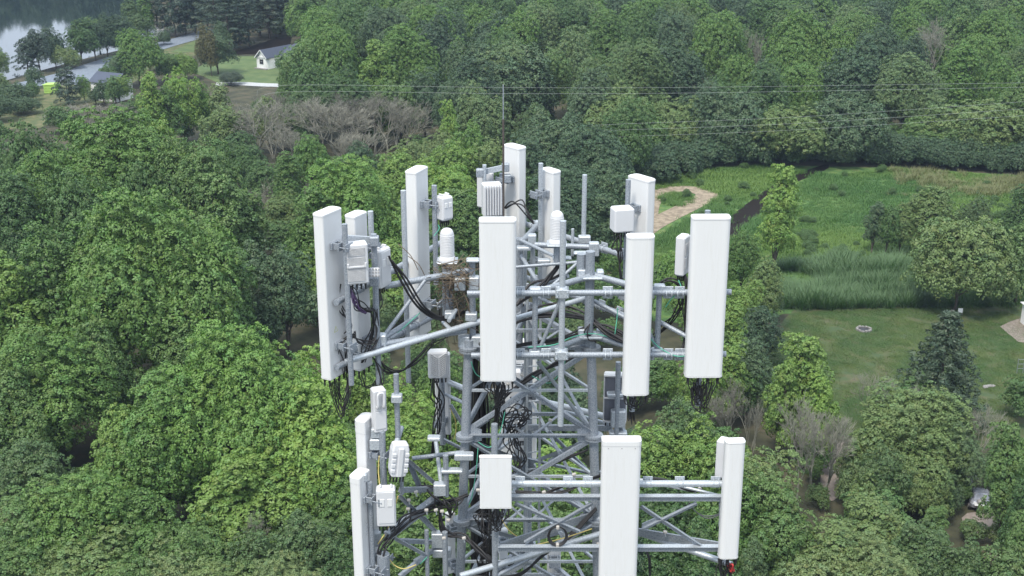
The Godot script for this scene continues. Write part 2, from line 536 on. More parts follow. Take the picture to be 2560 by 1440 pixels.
func tree_span(t: Array) -> void:
	var p := ground(t[0], t[3])
	var v := sight(t[0], t[1])
	var h: float = EYE + v.y / -v.z * -p.z
	p = at(t[0], t[1], -p.z)
	plant(Vector3(p.x, 0, p.z), t[2] * Vector3(p.x, h * 0.6 - EYE, p.z).length() / FOCAL, h, t[4])

func tree_on(px: float, base: float, w_px: float, h: float, tone: String, shape := "") -> void:
	var p := ground(px, base)
	plant(p, w_px * Vector3(p.x, h * 0.6 - EYE, p.z).length() / FOCAL, h, tone, shape)

func nth(n: int) -> String:
	var names := ["first", "second", "third", "fourth", "fifth", "sixth", "seventh", "eighth", "ninth", "tenth", "eleventh", "twelfth"]
	return names[n] if n < 12 else "%d%s" % [n + 1, {1: "st", 2: "nd", 3: "rd"}.get((n + 1) % 10 if (n + 1) / 10 % 10 != 1 else 0, "th")]

func name_trees() -> void:
	var rows := {}
	for t in planted:
		if t[2] == null:
			continue
		var q := to_photo(t[0] + Vector3(0, 6, 0))
		var d: float = -t[0].z
		var zone := "lower left woods" if q.x < 1000 and d < 135 else "left woods" if q.x < 1000 and d < 215 else "woods behind the tower" if q.x < 1560 and d < 225 else "lower right woods" if d < 150 else "meadow and lawn edge" if d < 215 else "lakeside yards" if q.x < 720 else "far woods beyond the wires"
		var key := "%s|%d|%s|%s" % [zone, int(d / 16.0), t[3], t[4]]
		if not rows.has(key):
			rows[key] = []
		rows[key].append([q.x, t[2], zone, int(d / 16.0), t[3], t[4]])
	for key in rows:
		var row: Array = rows[key]
		row.sort_custom(func(a, b): return a[0] < b[0])
		for i in row.size():
			var r: Array = row[i]
			var place: String = "" if row.size() == 1 else ", %s from left" % nth(i)
			tag(r[1], "%s %s, %s, %s row%s" % [TONES[r[4]][1], SHAPES[r[5]], r[2], nth(maxi(0, r[3] - 4)), place], "tree", SHAPES[r[5]] + "s in the " + r[2])

func inside(q: Vector2) -> bool:
	for o in openings:
		if Geometry2D.is_point_in_polygon(q, o):
			return true
	return false

func sheet(called: String, px: Array, y: float, m: Material, meta := true) -> MeshInstance3D:
	var flat := PackedVector2Array()
	for p in px:
		var g := ground(p[0], p[1])
		flat.append(Vector2(g.x, g.z))
	return flat_sheet(called, flat, y, m)

func flat_sheet(called: String, flat: PackedVector2Array, y: float, m: Material) -> MeshInstance3D:
	var s := begin()
	O = Vector3.ZERO
	s.set_smooth_group(-1)
	var ix := Geometry2D.triangulate_polygon(flat)
	for k in range(0, ix.size(), 3):
		var a := Vector3(flat[ix[k]].x, y, flat[ix[k]].y)
		var b := Vector3(flat[ix[k + 1]].x, y, flat[ix[k + 1]].y)
		var c := Vector3(flat[ix[k + 2]].x, y, flat[ix[k + 2]].y)
		if (b - a).cross(c - a).y < 0:
			tri(s, a, c, b)
		else:
			tri(s, a, b, c)
	var o := put(called, s, m, self)
	o.set_meta("kind", "structure")
	return o

func ribbon(called: String, px: Array, wide: float, y: float, m: Material) -> void:
	var pts := []
	for p in px:
		pts.append(ground(p[0], p[1]))
	pts = curve(pts, 5)
	var s := begin()
	O = Vector3.ZERO
	s.set_smooth_group(-1)
	var was := []
	for k in pts.size():
		var t: Vector3 = (pts[mini(k + 1, pts.size() - 1)] - pts[maxi(k - 1, 0)]).normalized()
		var n := Vector3(-t.z, 0, t.x) * wide / 2
		var now := [pts[k] - n + Vector3(0, y, 0), pts[k] + n + Vector3(0, y, 0)]
		y += 0.0006
		if k:
			quad(s, was[1], was[0], now[0], now[1])
		was = now
	put(called, s, m, self).set_meta("kind", "structure")

func scatter(called: String, mesh: Mesh, m: Material, where: Array, label := "", tints := []) -> void:
	var mm := MultiMesh.new()
	mm.transform_format = MultiMesh.TRANSFORM_3D
	mm.use_colors = tints.size() > 0
	mm.mesh = mesh
	mm.instance_count = where.size()
	for i in where.size():
		mm.set_instance_transform(i, where[i])
		if tints.size():
			mm.set_instance_color(i, tints[i])
	var o := MultiMeshInstance3D.new()
	o.name = numbered(called)
	o.multimesh = mm
	o.material_override = m
	add_child(o)
	o.set_meta("kind", "stuff")
	if label:
		tag(o, label, called.replace("_", " "))

func tuft(seed_: int, blades: int, tall: float, wide: float, thick: float) -> ArrayMesh:
	rng.seed = seed_
	var v := PackedVector3Array()
	var n := PackedVector3Array()
	var c := PackedColorArray()
	for i in blades:
		var a := rng.randf() * TAU
		var p := Vector3(rng.randfn(), 0, rng.randfn()) * wide
		var lean := Vector3(cos(a), 0, sin(a)) * rng.randf_range(0.35, 1.0) * tall
		var h := tall * rng.randf_range(0.6, 1.1)
		var side := Vector3(-sin(a), 0, cos(a)) * thick
		var s := rng.randf_range(0.75, 1.3)
		v.append_array([p - side, p + lean + Vector3.UP * h, p + side])
		var nn := (Vector3.UP * 0.9 - Vector3(cos(a), 0, sin(a)) * 0.6).normalized()
		for q in 3:
			n.append(nn)
			c.append(Color(s * rng.randf_range(0.9, 1.2), s, s))
	var arr := []
	arr.resize(Mesh.ARRAY_MAX)
	arr[Mesh.ARRAY_VERTEX] = v
	arr[Mesh.ARRAY_NORMAL] = n
	arr[Mesh.ARRAY_COLOR] = c
	var m := ArrayMesh.new()
	m.add_surface_from_arrays(Mesh.PRIMITIVE_TRIANGLES, arr)
	return m

# ---------------------------------------------------------------- tower equipment
func part_at(called: String, mesh: Mesh, parent: Node, where: Vector3, basis := Basis()) -> void:
	var o := MeshInstance3D.new()
	o.mesh = mesh
	o.name = called
	o.transform = Transform3D(basis, where)
	parent.add_child(o, true)

var stub: Mesh
var clamp_mesh: Mesh
var bolt_mesh: Mesh

func small_meshes() -> void:
	O = Vector3.ZERO
	var s := begin()
	tube(s, [Vector3(0, 0.01, 0), Vector3(0, -0.05, 0)], 0.017, 8)
	tube(s, [Vector3(0, -0.05, 0), Vector3(0, -0.11, 0)], 0.013, 8)
	stub = finish(s)
	stub.surface_set_material(0, M["rubber"])
	s = begin()
	block(s, Vector3(0, 0, 0), Vector3(0.2, 0.13, 0.016), 0.004)
	block(s, Vector3(0, 0, 0.15), Vector3(0.2, 0.13, 0.016), 0.004)
	for x in [-0.075, 0.075]:
		for y in [-0.035, 0.035]:
			tube(s, [Vector3(x, y, -0.04), Vector3(x, y, 0.2)], 0.009, 6)
	clamp_mesh = finish(s)
	clamp_mesh.surface_set_material(0, M["bright_steel"])
	s = begin()
	for y in [-0.04, 0.04]:
		var pts := []
		for i in 9:
			var a := PI * i / 8.0
			pts.append(Vector3(cos(a) * 0.055, y, sin(a) * 0.055))
		pts.push_front(Vector3(0.055, y, -0.07))
		pts.push_back(Vector3(-0.055, y, -0.07))
		tube(s, pts, 0.008, 6)
	block(s, Vector3(0, 0, -0.055), Vector3(0.19, 0.15, 0.014), 0.004)
	bolt_mesh = finish(s)
	bolt_mesh.surface_set_material(0, M["bright_steel"])

# A sector antenna: its front faces +z before it is turned. px, top, bottom: where its top middle and lower edge are sighted, d its distance.
func antenna(label: String, px: float, top: float, bottom: float, d: float, w: float, deep: float, yaw: float, opt := {}) -> Node3D:
	var p := at(px, top, d)
	var h: float = p.y - at(px, bottom, d).y
	var o := thing("panel_antenna", label, "antenna", Vector3(p.x, p.y - h, p.z), deg_to_rad(yaw), opt.get("group", "sector antennas on the upper ring"))
	if opt.has("tilt"):
		o.rotation.x = deg_to_rad(opt.tilt)
	O = Vector3.ZERO
	var cap: float = opt.get("cap", 0.05)
	var fr: float = opt.get("round", 0.07)
	var m: Material = M[opt.get("material", "radome")]
	var s := begin()
	loft(s, [rounded(w, deep, 0.025, 0.035, 0, fr), rounded(w, deep, 0.025, h - cap, 0, fr)])
	put("radome", s, m, o)
	s = begin()
	loft(s, [rounded(w + 0.008, deep + 0.008, 0.027, h - cap + 0.003, 0, fr), rounded(w + 0.008, deep + 0.008, 0.027, h - 0.022, 0, fr), rounded(w, deep, 0.027, h - 0.008, 0.008, fr), rounded(w, deep, 0.027, h, 0.028, fr)])
	put("end_cap", s, m, o)
	s = begin()
	loft(s, [rounded(w, deep, 0.027, 0.0, 0.02, fr), rounded(w + 0.006, deep + 0.006, 0.027, 0.014, 0, fr), rounded(w + 0.006, deep + 0.006, 0.027, 0.032, 0, fr)])
	put("end_cap", s, M["radome_grey"], o)
	for i in opt.get("screws", 0):
		s = begin()
		block(s, Vector3((i - 1) * w * 0.34, h - cap - 0.03, deep / 2 + 0.002), Vector3(0.018, 0.014, 0.006), 0.002)
		put("screw", s, M["grille"], o)
	var n: int = opt.get("ports", 8)
	for i in n:
		part_at("connector", stub, o, Vector3(lerpf(-w * 0.4, w * 0.4, (i % ((n + 1) / 2)) / maxf(1.0, (n + 1) / 2 - 1)), 0.0, -deep * 0.22 + deep * 0.44 * (i / ((n + 1) / 2))))
	var back := -deep / 2
	for y in opt.get("brackets", [0.2, 0.8]):
		s = begin()
		block(s, Vector3(0, h * y, back - 0.02), Vector3(0.2, 0.11, 0.04), 0.006)
		block(s, Vector3(-0.06, h * y, back - 0.09), Vector3(0.02, 0.1, 0.12), 0.004)
		block(s, Vector3(0.06, h * y, back - 0.09), Vector3(0.02, 0.1, 0.12), 0.004)
		block(s, Vector3(0, h * y, back - 0.145), Vector3(0.19, 0.12, 0.02), 0.004)
		block(s, Vector3(0, h * y, back - 0.265), Vector3(0.19, 0.12, 0.02), 0.004)
		for x in [-0.075, 0.075]:
			tube(s, [Vector3(x, h * y, back - 0.12), Vector3(x, h * y, back - 0.31)], 0.01, 6)
		put("bracket", s, M["steel"], o)
	var mast: Array = opt.get("mast", [0.0, h])
	if mast.size():
		s = begin()
		tube(s, [Vector3(0, mast[0], back - 0.205), Vector3(0, mast[1], back - 0.205)], 0.042, 14)
		put("mount_pipe", s, M["steel"], o)
	if opt.get("warning", false):
		s = begin()
		var wp := Vector3(w * 0.1, h * 0.3, back - 0.003)
		tri(s, wp + Vector3(0.05, -0.045, 0), wp + Vector3(-0.05, -0.045, 0), wp + Vector3(0, 0.05, 0))
		put("warning_triangle", s, M["sticker"], o)
		s = begin()
		tri(s, wp + Vector3(0.036, -0.036, -0.002), wp + Vector3(-0.036, -0.036, -0.002), wp + Vector3(0, 0.034, -0.002))
		put("warning_symbol", s, M["radome"], o)
	if opt.get("streaks", 0):
		pass
	return o

# A remote radio unit, front to +z.
func radio(label: String, px: float, top: float, bottom: float, d: float, w: float, deep: float, yaw: float, style: String, opt := {}) -> Node3D:
	var p := at(px, top, d)
	var h: float = p.y - at(px, bottom, d).y
	var o := thing("radio_unit", label, "radio unit", Vector3(p.x, p.y - h, p.z), deg_to_rad(yaw), "radio units clamped to the mount pipes")
	if opt.has("roll"):
		o.rotation.z = deg_to_rad(opt.roll)
	O = Vector3.ZERO
	var s := begin()
	var z := deep / 2
	if style == "chevron":
		loft(s, [rounded(w * 0.74, deep * 0.8, 0.03, 0, 0.012), rounded(w * 0.86, deep, 0.03, h * 0.05), rounded(w, deep, 0.03, h * 0.2), rounded(w, deep, 0.03, h * 0.82), rounded(w * 0.86, deep * 0.9, 0.03, h * 0.97), rounded(w * 0.8, deep * 0.8, 0.03, h, 0.01)])
	else:
		loft(s, [rounded(w, deep, 0.03, 0, 0.016), rounded(w, deep, 0.03, 0.022), rounded(w, deep, 0.03, h - 0.022), rounded(w, deep, 0.03, h, 0.016)])
	put("housing", s, M["white_paint"], o)
	if style == "louver":
		for k in 3:
			var y0: float = h * [0.08, 0.47, 0.71][k]
			var y1: float = h * [0.42, 0.68, 0.91][k]
			s = begin()
			block(s, Vector3(-w * 0.03, (y0 + y1) / 2, z + 0.002), Vector3(w * 0.78, y1 - y0, 0.008), 0.003)
			var g := put("grille", s, M["grille"], o)
			var n := int((y1 - y0) / 0.016)
			s = begin()
			for i in n:
				block(s, Vector3(-w * 0.03, y0 + (i + 0.5) * (y1 - y0) / n, z + 0.008), Vector3(w * 0.76, 0.005, 0.008), 0.001)
			var sl := put("slats", s, M["radome_grey"], g)
			sl.set_meta("kind", "stuff")
		s = begin()
		block(s, Vector3(-w * 0.03, h * 0.445, z + 0.012), Vector3(w * 0.7, 0.03, 0.03), 0.006)
		block(s, Vector3(-w * 0.40, h * 0.48, z + 0.012), Vector3(0.03, 0.07, 0.03), 0.006)
		block(s, Vector3(w * 0.36, h * 0.48, z + 0.012), Vector3(0.03, 0.07, 0.03), 0.006)
		put("handle", s, M["white_paint"], o)
	elif style == "fin" or style == "dark_fin":
		var n := 7 if style == "fin" else 16
		for i in n:
			s = begin()
			block(s, Vector3(lerpf(-w * 0.42, w * 0.42, i / float(n - 1)), h * 0.5, z + 0.018), Vector3(w * (0.055 if n > 8 else 0.075), h * 0.9, 0.05), 0.008)
			put("fin", s, M["white_paint" if style == "fin" else "dark_fin"], o)
		if style == "dark_fin":
			s = begin()
			block(s, Vector3(0, h * 0.5, z + 0.003), Vector3(w * 0.9, h * 0.92, 0.006), 0.002)
			put("fin_base", s, M["rubber"], o)
			for y in [0.02, 0.52, 0.98]:
				s = begin()
				block(s, Vector3(0, h * y, z + 0.025), Vector3(w * 0.98, 0.035, 0.06), 0.006)
				put("frame_bar", s, M["white_paint"], o)
	elif style == "side":
		for k in 2:
			for q in 2:
				s = begin()
				block(s, Vector3(w / 2 + 0.002, h * (0.32 + 0.36 * k), lerpf(-0.22, 0.24, q) * deep), Vector3(0.006, h * 0.3, deep * 0.3), 0.002)
				var g := put("grille", s, M["grille"], o)
				s = begin()
				for i in 12:
					block(s, Vector3(w / 2 + 0.008, h * (0.32 + 0.36 * k) + h * 0.3 * ((i + 0.5) / 12.0 - 0.5), lerpf(-0.22, 0.24, q) * deep), Vector3(0.008, 0.006, deep * 0.29), 0.001)
				put("slats", s, M["radome_grey"], g).set_meta("kind", "stuff")
	elif style == "herringbone":
		for x in [-1, 1]:
			for i in 11:
				s = begin()
				block(s, Vector3(x * w * 0.21, h * (0.14 + 0.075 * i), z + 0.01), Vector3(w * 0.44, 0.012, 0.03), 0.003, Basis(Vector3(0, 0, 1), x * 0.6))
				put("fin", s, M["radome_grey"], o)
	elif style == "chevron":
		for x in [-1, 1]:
			for i in 4:
				s = begin()
				block(s, Vector3(x * w * 0.37, h * (0.22 + 0.16 * i), z + 0.006), Vector3(w * 0.24, h * 0.11, 0.03), 0.008)
				put("rib", s, M["white_paint"], o)
		s = begin()
		block(s, Vector3(0, h * 0.48, z + 0.012), Vector3(w * 0.3, h * 0.86, 0.04), 0.01)
		put("cover", s, M["white_paint"], o)
	elif style == "plain":
		s = begin()
		block(s, Vector3(0, h * 0.52, z + 0.004), Vector3(w * 0.84, h * 0.84, 0.012), 0.004)
		put("cover", s, M["white_paint"], o)
		for x in [-0.2, 0.2]:
			s = begin()
			block(s, Vector3(w * x, h * 0.66, z + 0.013), Vector3(w * 0.24, h * 0.2, 0.012), 0.003)
			put("pad", s, M["radome"], o)
		for x in [-0.28, 0.28]:
			s = begin()
			block(s, Vector3(w * x, h + 0.012, 0), Vector3(0.025, 0.05, deep * 0.5), 0.005)
			put("lug", s, M["white_paint"], o)
	elif style == "handle":
		s = begin()
		var k := [Vector3(-w * 0.22, h * 0.62, z), Vector3(-w * 0.22, h * 0.64, z + 0.05), Vector3(-w * 0.22, h * 0.9, z + 0.05), Vector3(0, h * 0.96, z + 0.05), Vector3(w * 0.22, h * 0.9, z + 0.05), Vector3(w * 0.22, h * 0.64, z + 0.05), Vector3(w * 0.22, h * 0.62, z)]
		tube(s, curve(k, 4), 0.022, 8)
		put("handle", s, M["white_paint"], o)
		s = begin()
		block(s, Vector3(0, h * 0.3, z + 0.004), Vector3(w * 0.8, h * 0.42, 0.014), 0.006)
		put("cover", s, M["white_paint"], o)
	for i in opt.get("ports", 5):
		part_at("connector", stub, o, Vector3(lerpf(-w * 0.38, w * 0.38, i / maxf(1.0, opt.get("ports", 5) - 1.0)), 0.0, 0.0))
	if opt.get("bracket", true):
		s = begin()
		block(s, Vector3(0, h * 0.78, -z - 0.05), Vector3(0.14, 0.09, 0.1), 0.006)
		block(s, Vector3(0, h * 0.25, -z - 0.05), Vector3(0.14, 0.09, 0.1), 0.006)
		put("bracket", s, M["steel"], o)
	return o

func pipe_part(called: String, parent: Node, a: Vector3, b: Vector3, r: float, m := "steel") -> void:
	var s := begin()
	tube(s, [a, b], r, 14)
	put(called, s, M[m], parent)

func clamp_at(parent: Node, p: Vector3, along: Vector3, big := false) -> void:
	# a plate pair or a U-bolt round a pipe that runs along «along»
	var t := along.normalized()
	var z := (Vector3(0, 0, 1) - t * t.z).normalized()
	var b := Basis(z.cross(t).normalized(), t, z).rotated(Vector3.UP, 0.0)
	part_at("clamp" if big else "u_bolt", clamp_mesh if big else bolt_mesh, parent, p - O + (z * -0.075 if big else Vector3.ZERO), b)

func cables(label: String, runs: Array, r: float, m := "rubber", group := "black feeder and jumper cables") -> Node3D:
	var o := thing("cable_bundle", label, "cable", runs[0][0], 0.0, group)
	for run in runs:
		var s := begin()
		tube(s, curve(run, 6), r, 6)
		put("cable", s, M[m], o)
	return o

func spread_run(pts: Array, n: int, jitter: float, seed_: int) -> Array:
	rng.seed = seed_
	var out := []
	for i in n:
		var run := []
		for k in pts.size():
			var j := jitter * (0.35 if k == 0 or k == pts.size() - 1 else 1.0)
			run.append(pts[k] + Vector3(rng.randfn(), rng.randfn(), rng.randfn()) * j)
		out.append(run)
	return out

func A(list: Array) -> Array:
	var out := []
	for p in list:
		out.append(at(p[0], p[1], p[2]))
	return out

func jumpers(label: String, ant: Node3D, n: int, wide: float, drop: float, goal: Vector3, seed_: int) -> void:
	# cables leave the connectors of an antenna, hang in loops and rise again to a tie on the pipe behind it
	rng.seed = seed_
	var runs := []
	var b := ant.transform
	for i in n:
		var x := lerpf(-wide * 0.42, wide * 0.42, i / maxf(1.0, n - 1.0))
		var a: Vector3 = b * Vector3(x, -0.09, 0)
		var f := rng.randf_range(0.45, 1.1)
		var side := rng.randf_range(-0.5, 0.5)
		var low: Vector3 = b * Vector3(x * 0.35 + side * 0.13, -0.12 - drop * f, -0.07)
		var low2: Vector3 = b * Vector3(x * 0.2 - side * 0.2, -0.12 - drop * f * 0.92, -0.16)
		var mid: Vector3 = b * Vector3(x * 0.7, -0.1 - drop * f * 0.5, -0.02)
		var up: Vector3 = b * Vector3(-x * 0.2 - side * 0.22, -0.1 - drop * 0.4 * f, -0.24)
		runs.append([a, a + Vector3(0, -0.06, 0), mid, low, low2, up, goal + Vector3(rng.randfn(), rng.randfn(), rng.randfn()) * 0.035])
	cables(label, runs, 0.0085)

func canister(label: String, px: float, top: float, bottom: float, d: float, r: float) -> void:
	var p := at(px, top, d)
	var h: float = p.y - at(px, bottom, d).y
	var o := thing("dome_canister", label, "antenna", Vector3(p.x, p.y - h, p.z), 0.0, "ribbed domed canisters")
	O = Vector3.ZERO
	var prof := [[r * 1.22, 0.0], [r * 1.22, 0.02], [r * 1.06, 0.06]]
	var n := 13
	for i in n:
		var y0 := lerpf(0.08, h - r * 0.95, i / float(n))
		var y1 := lerpf(0.08, h - r * 0.95, (i + 1) / float(n))
		prof.append([r * 0.965, y0])
		prof.append([r * 1.0, lerpf(y0, y1, 0.3)])
		prof.append([r * 1.0, lerpf(y0, y1, 0.75)])
	for i in 7:
		var a := PI / 2 * i / 6.0
		prof.append([maxf(0.004, r * 0.96 * pow(cos(a), 0.8)), h - r * 0.95 + sin(a) * r * 0.95])
	var s := begin()
	lathe(s, Vector3.ZERO, prof, 22)
	put("ribbed_shell", s, M["white_paint"], o)
	s = begin()
	block(s, Vector3(0, -0.012, 0), Vector3(r * 2.9, 0.02, r * 2.9), 0.006)
	put("base_plate", s, M["bright_steel"], o)
	s = begin()
	tube(s, [Vector3(0, -0.02, 0), Vector3(0, -0.32, 0)], r * 0.45, 12)
	put("neck", s, M["steel"], o)

func leg(i: int, y: float) -> Vector3:
	var r := 1.10 + 0.052 * (52.4 - y)
	var a: float = [PI * 7.0 / 6.0, -PI / 6.0, PI / 2.0][i]
	return Vector3(0.28 + cos(a) * r, y, -19.75 - sin(a) * r)

func tower() -> void:
	var t := thing("lattice_tower", "grey galvanised three-legged lattice tower carrying all the antennas", "tower", Vector3(0.28, 0, -19.75))
	for i in 3:
		var s := begin()
		tube(s, [leg(i, 0.0), leg(i, 52.4)], 0.074, 16)
		put("leg", s, M["steel"], t)
	var levels := [52.3, 50.8, 49.3, 47.7, 46.0, 44.0, 41.5, 38.5, 35.0, 31.0, 26.5, 21.5, 16.0, 10.0, 3.5]
	for k in levels.size():
		var y: float = levels[k]
		for i in 3:
			var j := (i + 1) % 3
			var s := begin()
			angle_iron(s, leg(i, y), leg(j, y), 0.065)
			put("girt", s, M["steel"], t)
			if k < levels.size() - 1:
				var y2: float = levels[k + 1]
				var n := (leg(j, y) - leg(i, y)).cross(Vector3.UP).normalized() * 0.012
				s = begin()
				angle_iron(s, leg(i, y - 0.06) + n, leg(j, y2 + 0.06) + n, 0.058)
				put("diagonal", s, M["steel"], t)
				s = begin()
				angle_iron(s, leg(j, y - 0.06) - n, leg(i, y2 + 0.06) - n, 0.058)
				put("diagonal", s, M["steel"], t)
			if k < 6:
				var third := leg((i + 2) % 3, y)
				s = begin()
				angle_iron(s, (leg(i, y) + leg(j, y)) / 2 - Vector3(0, 0.05, 0), (leg(j, y) + third) / 2 - Vector3(0, 0.05, 0), 0.045)
				put("plan_brace", s, M["steel"], t)
				if k < 5:
					var mid_y: float = (y + levels[k + 1]) / 2.0
					s = begin()
					beam(s, leg(i, mid_y), leg(j, mid_y), 0.04, 0.04)
					put("secondary_girt", s, M["bright_steel"], t)
			s = begin()
			lathe(s, leg(i, y - 0.09), [[0.01, 0.0], [0.15, 0.0], [0.15, 0.035], [0.09, 0.036], [0.09, 0.044], [0.15, 0.045], [0.15, 0.08], [0.01, 0.08]], 18)
			put("flange", s, M["steel"], t)
			if k < 5:
				s = begin()
				var outw := (leg(i, y) - Vector3(0.28, y, -19.75)).normalized()
				var c := leg(i, y - 0.02)
				for q in 2:
					var to: Vector3 = (leg((i + 1 + q) % 3, y) - leg(i, y)).normalized()
					beam(s, c + to * 0.05 - Vector3.UP * 0.13, c + to * 0.05 + Vector3.UP * 0.13, 0.012, 0.012)
					quad(s, c + to * 0.06 + Vector3.UP * 0.16, c + to * 0.06 - Vector3.UP * 0.16, c + to * 0.26 - Vector3.UP * 0.1, c + to * 0.26 + Vector3.UP * 0.1)
				put("gusset_plate", s, M["steel"], t)
	# climbing ladder inside the back of the tower
	var la := at(1318, 850, 20.45)
	var lb := at(1351, 850, 20.5)
	for p in [la, lb]:
		pipe_part("ladder_rail", t, Vector3(p.x, 8.0, p.z), Vector3(p.x, 52.9, p.z), 0.022, "bright_steel")
	for i in 60:
		var y := 52.7 - i * 0.32
		pipe_part("ladder_rung", t, Vector3(la.x, y, la.z), Vector3(lb.x, y, lb.z), 0.011, "bright_steel")

func mount_front() -> void:
	var t := thing("antenna_mount", "front pipe mount frame of the upper ring, facing the viewer", "antenna mount", at(1480, 846, 19.2))
	for e in [[1168, 1828, 734], [1178, 1815, 889]]:
		pipe_part("pipe", t, at(e[0], e[2], 18.5), at(e[1], e[2] - 4, 18.5), 0.046)
	# uprights between the two rails
	for u in [[1338, 722, 893], [1649, 715, 888]]:
		var p := at(u[0], u[1], 18.58)
		pipe_part("upright", t, p, Vector3(p.x, at(u[0], u[2], 18.58).y, p.z), 0.042)
		for y in [p.y - 0.04, at(u[0], u[2], 18.58).y + 0.05]:
			var s := begin()
			block(s, Vector3(p.x, y, p.z), Vector3(0.17, 0.13, 0.13), 0.012)
			put("clamp_block", s, M["bright_steel"], t)
	# free-standing empty mast in front
	var m := at(1408, 552, 18.38)
	pipe_part("mast", t, m, Vector3(m.x, at(1394, 1064, 18.38).y, m.z), 0.046, "bright_steel")
	for y in [730, 884]:
		part_at("clamp", clamp_mesh, t, Vector3(m.x, at(1400, y, 18.4).y, m.z - 0.075) - O)
		var s := begin()
		lathe(s, Vector3(m.x, at(1400, y, 18.4).y, m.z) - Vector3(0, 0.09, 0), [[0.01, 0], [0.07, 0], [0.085, 0.03], [0.085, 0.15], [0.07, 0.18], [0.01, 0.18]], 12)
		put("collar", s, M["bright_steel"], t)
	# V arms from the leg to the rails
	var hub := at(1478, 690, 19.25)
	var low := at(1478, 842, 19.2)
	for e in [[1340, 730, 1478, 690], [1640, 730, 1490, 690], [1345, 888, 1470, 842], [1640, 886, 1490, 842]]:
		pipe_part("arm", t, at(e[0], e[1], 18.6), at(e[2], e[3], 19.2), 0.05)
	pipe_part("brace", t, at(1405, 742, 18.55), at(1350, 870, 18.6), 0.03)
	pipe_part("brace", t, at(1345, 905, 18.6), at(1476, 1075, 19.2), 0.03)
	pipe_part("brace", t, at(1580, 742, 18.55), at(1642, 870, 18.6), 0.03)
	# heavy post that carries the arms, on top of the tower leg
	pipe_part("post", t, at(1476, 628, 19.22), Vector3(at(1476, 628, 19.22).x, low.y - 0.25, -19.22), 0.072)
	pipe_part("post", t, at(1454, 634, 19.32), Vector3(at(1454, 634, 19.32).x, at(1454, 700, 19.3).y, -19.32), 0.075)
	for e in [[1476, 690], [1476, 838]]:
		var s := begin()
		block(s, at(e[0], e[1], 19.2), Vector3(0.36, 0.035, 0.3), 0.008)
		put("plate", s, M["bright_steel"], t)
		s = begin()
		block(s, at(e[0] - 22, e[1] - 6, 19.28), Vector3(0.12, 0.16, 0.16), 0.012)
		block(s, at(e[0] + 24, e[1] - 4, 19.28), Vector3(0.11, 0.14, 0.16), 0.012)
		put("clamp_block", s, M["bright_steel"], t)
	for x in [1300, 1365, 1520, 1625, 1672, 1700]:
		for y in [734, 889]:
			clamp_at(t, at(x, y, 18.5), Vector3.RIGHT)
	pipe_part("tie_back", t, at(1290, 795, 18.9), at(1470, 744, 19.4), 0.04, "bright_steel")
	pipe_part("tie_back", t, at(1485, 752, 19.4), at(1565, 795, 19.2), 0.035)
	pipe_part("tie_back", t, at(1640, 800, 18.8), at(1730, 848, 18.5), 0.035)

func mount_left() -> void:
	var t := thing("antenna_mount", "left pipe mount frame of the upper ring, receding behind the grey radios", "antenna mount", at(1165, 846, 19.2))
	var ends := [[840, 757, 18.07, 1110, 603, 21.3], [841, 919, 18.05, 1085, 790, 20.4]]
	for e in ends:
		pipe_part("pipe", t, at(e[0], e[1], e[2]), at(e[3], e[4], e[5]), 0.048)
		for k in [0.2, 0.32, 0.5, 0.66, 0.8]:
			var a := at(e[0], e[1], e[2])
			var b := at(e[3], e[4], e[5])
			clamp_at(t, a.lerp(b, k), b - a)
	# long tie pipe of the lower rail to the tower
	pipe_part("tie_back", t, at(862, 905, 18.2), at(1212, 800, 19.3), 0.048, "bright_steel")
	pipe_part("arm", t, at(960, 716, 18.9), at(1175, 676, 19.4), 0.05)
	pipe_part("arm", t, at(952, 862, 18.6), at(1165, 826, 19.2), 0.05)
	pipe_part("brace", t, at(956, 845, 18.7), at(1063, 700, 19.1), 0.03)
	pipe_part("brace", t, at(958, 846, 18.7), at(1042, 792, 19.2), 0.04)
	# posts above the left leg
	pipe_part("post", t, at(1118, 665, 19.5), Vector3(at(1118, 665, 19.5).x, at(1118, 795, 19.5).y, -19.5), 0.085)
	pipe_part("post", t, at(1180, 652, 19.3), Vector3(at(1180, 652, 19.3).x, at(1180, 850, 19.3).y, -19.3), 0.05)
	for e in [[1182, 650, 0.2, 0.04], [1150, 708, 0.17, 0.2], [1185, 706, 0.16, 0.2], [1160, 852, 0.18, 0.18], [1195, 850, 0.2, 0.16], [1178, 790, 0.18, 0.12], [1125, 786, 0.16, 0.1], [955, 852, 0.14, 0.22]]:
		var s := begin()
		block(s, at(e[0], e[1], 19.25 if e[0] > 1000 else 18.65), Vector3(e[2], e[3], 0.16), 0.012)
		put("clamp_block", s, M["bright_steel"], t)
	for e in [[1140, 775, 1122, 802], [1108, 805, 1128, 825]]:
		var s := begin()
		tube(s, [at(e[0], e[1], 19.3), at(e[2], e[3], 19.0)], 0.032, 12)
		put("pipe_stub", s, M["bright_steel"], t)
	pipe_part("pipe", t, at(1170, 738, 19.1), at(1212, 737, 19.1), 0.045)
	# two empty uprights on this face
	for e in [[926, 528, 600, 18.9, 0.042], [1008, 476, 955, 19.6, 0.042]]:
		var p := at(e[0], e[1], e[3])
		pipe_part("mast", t, p, Vector3(p.x, at(e[0], e[2], e[3]).y, p.z), e[4], "bright_steel")
	var r := at(934, 585, 18.55)
	pipe_part("upright", t, r, Vector3(r.x, at(930, 960, 18.55).y, r.z), 0.045)
	var s := begin()
	beam(s, at(850, 594, 18.4), at(938, 600, 18.55), 0.05, 0.09)
	put("cross_arm", s, M["bright_steel"], t)
	for e in [[850, 594], [936, 602], [936, 702]]:
		s = begin()
		block(s, at(e[0], e[1], 18.5), Vector3(0.13, 0.14, 0.14), 0.01)
		put("clamp_block", s, M["steel"], t)

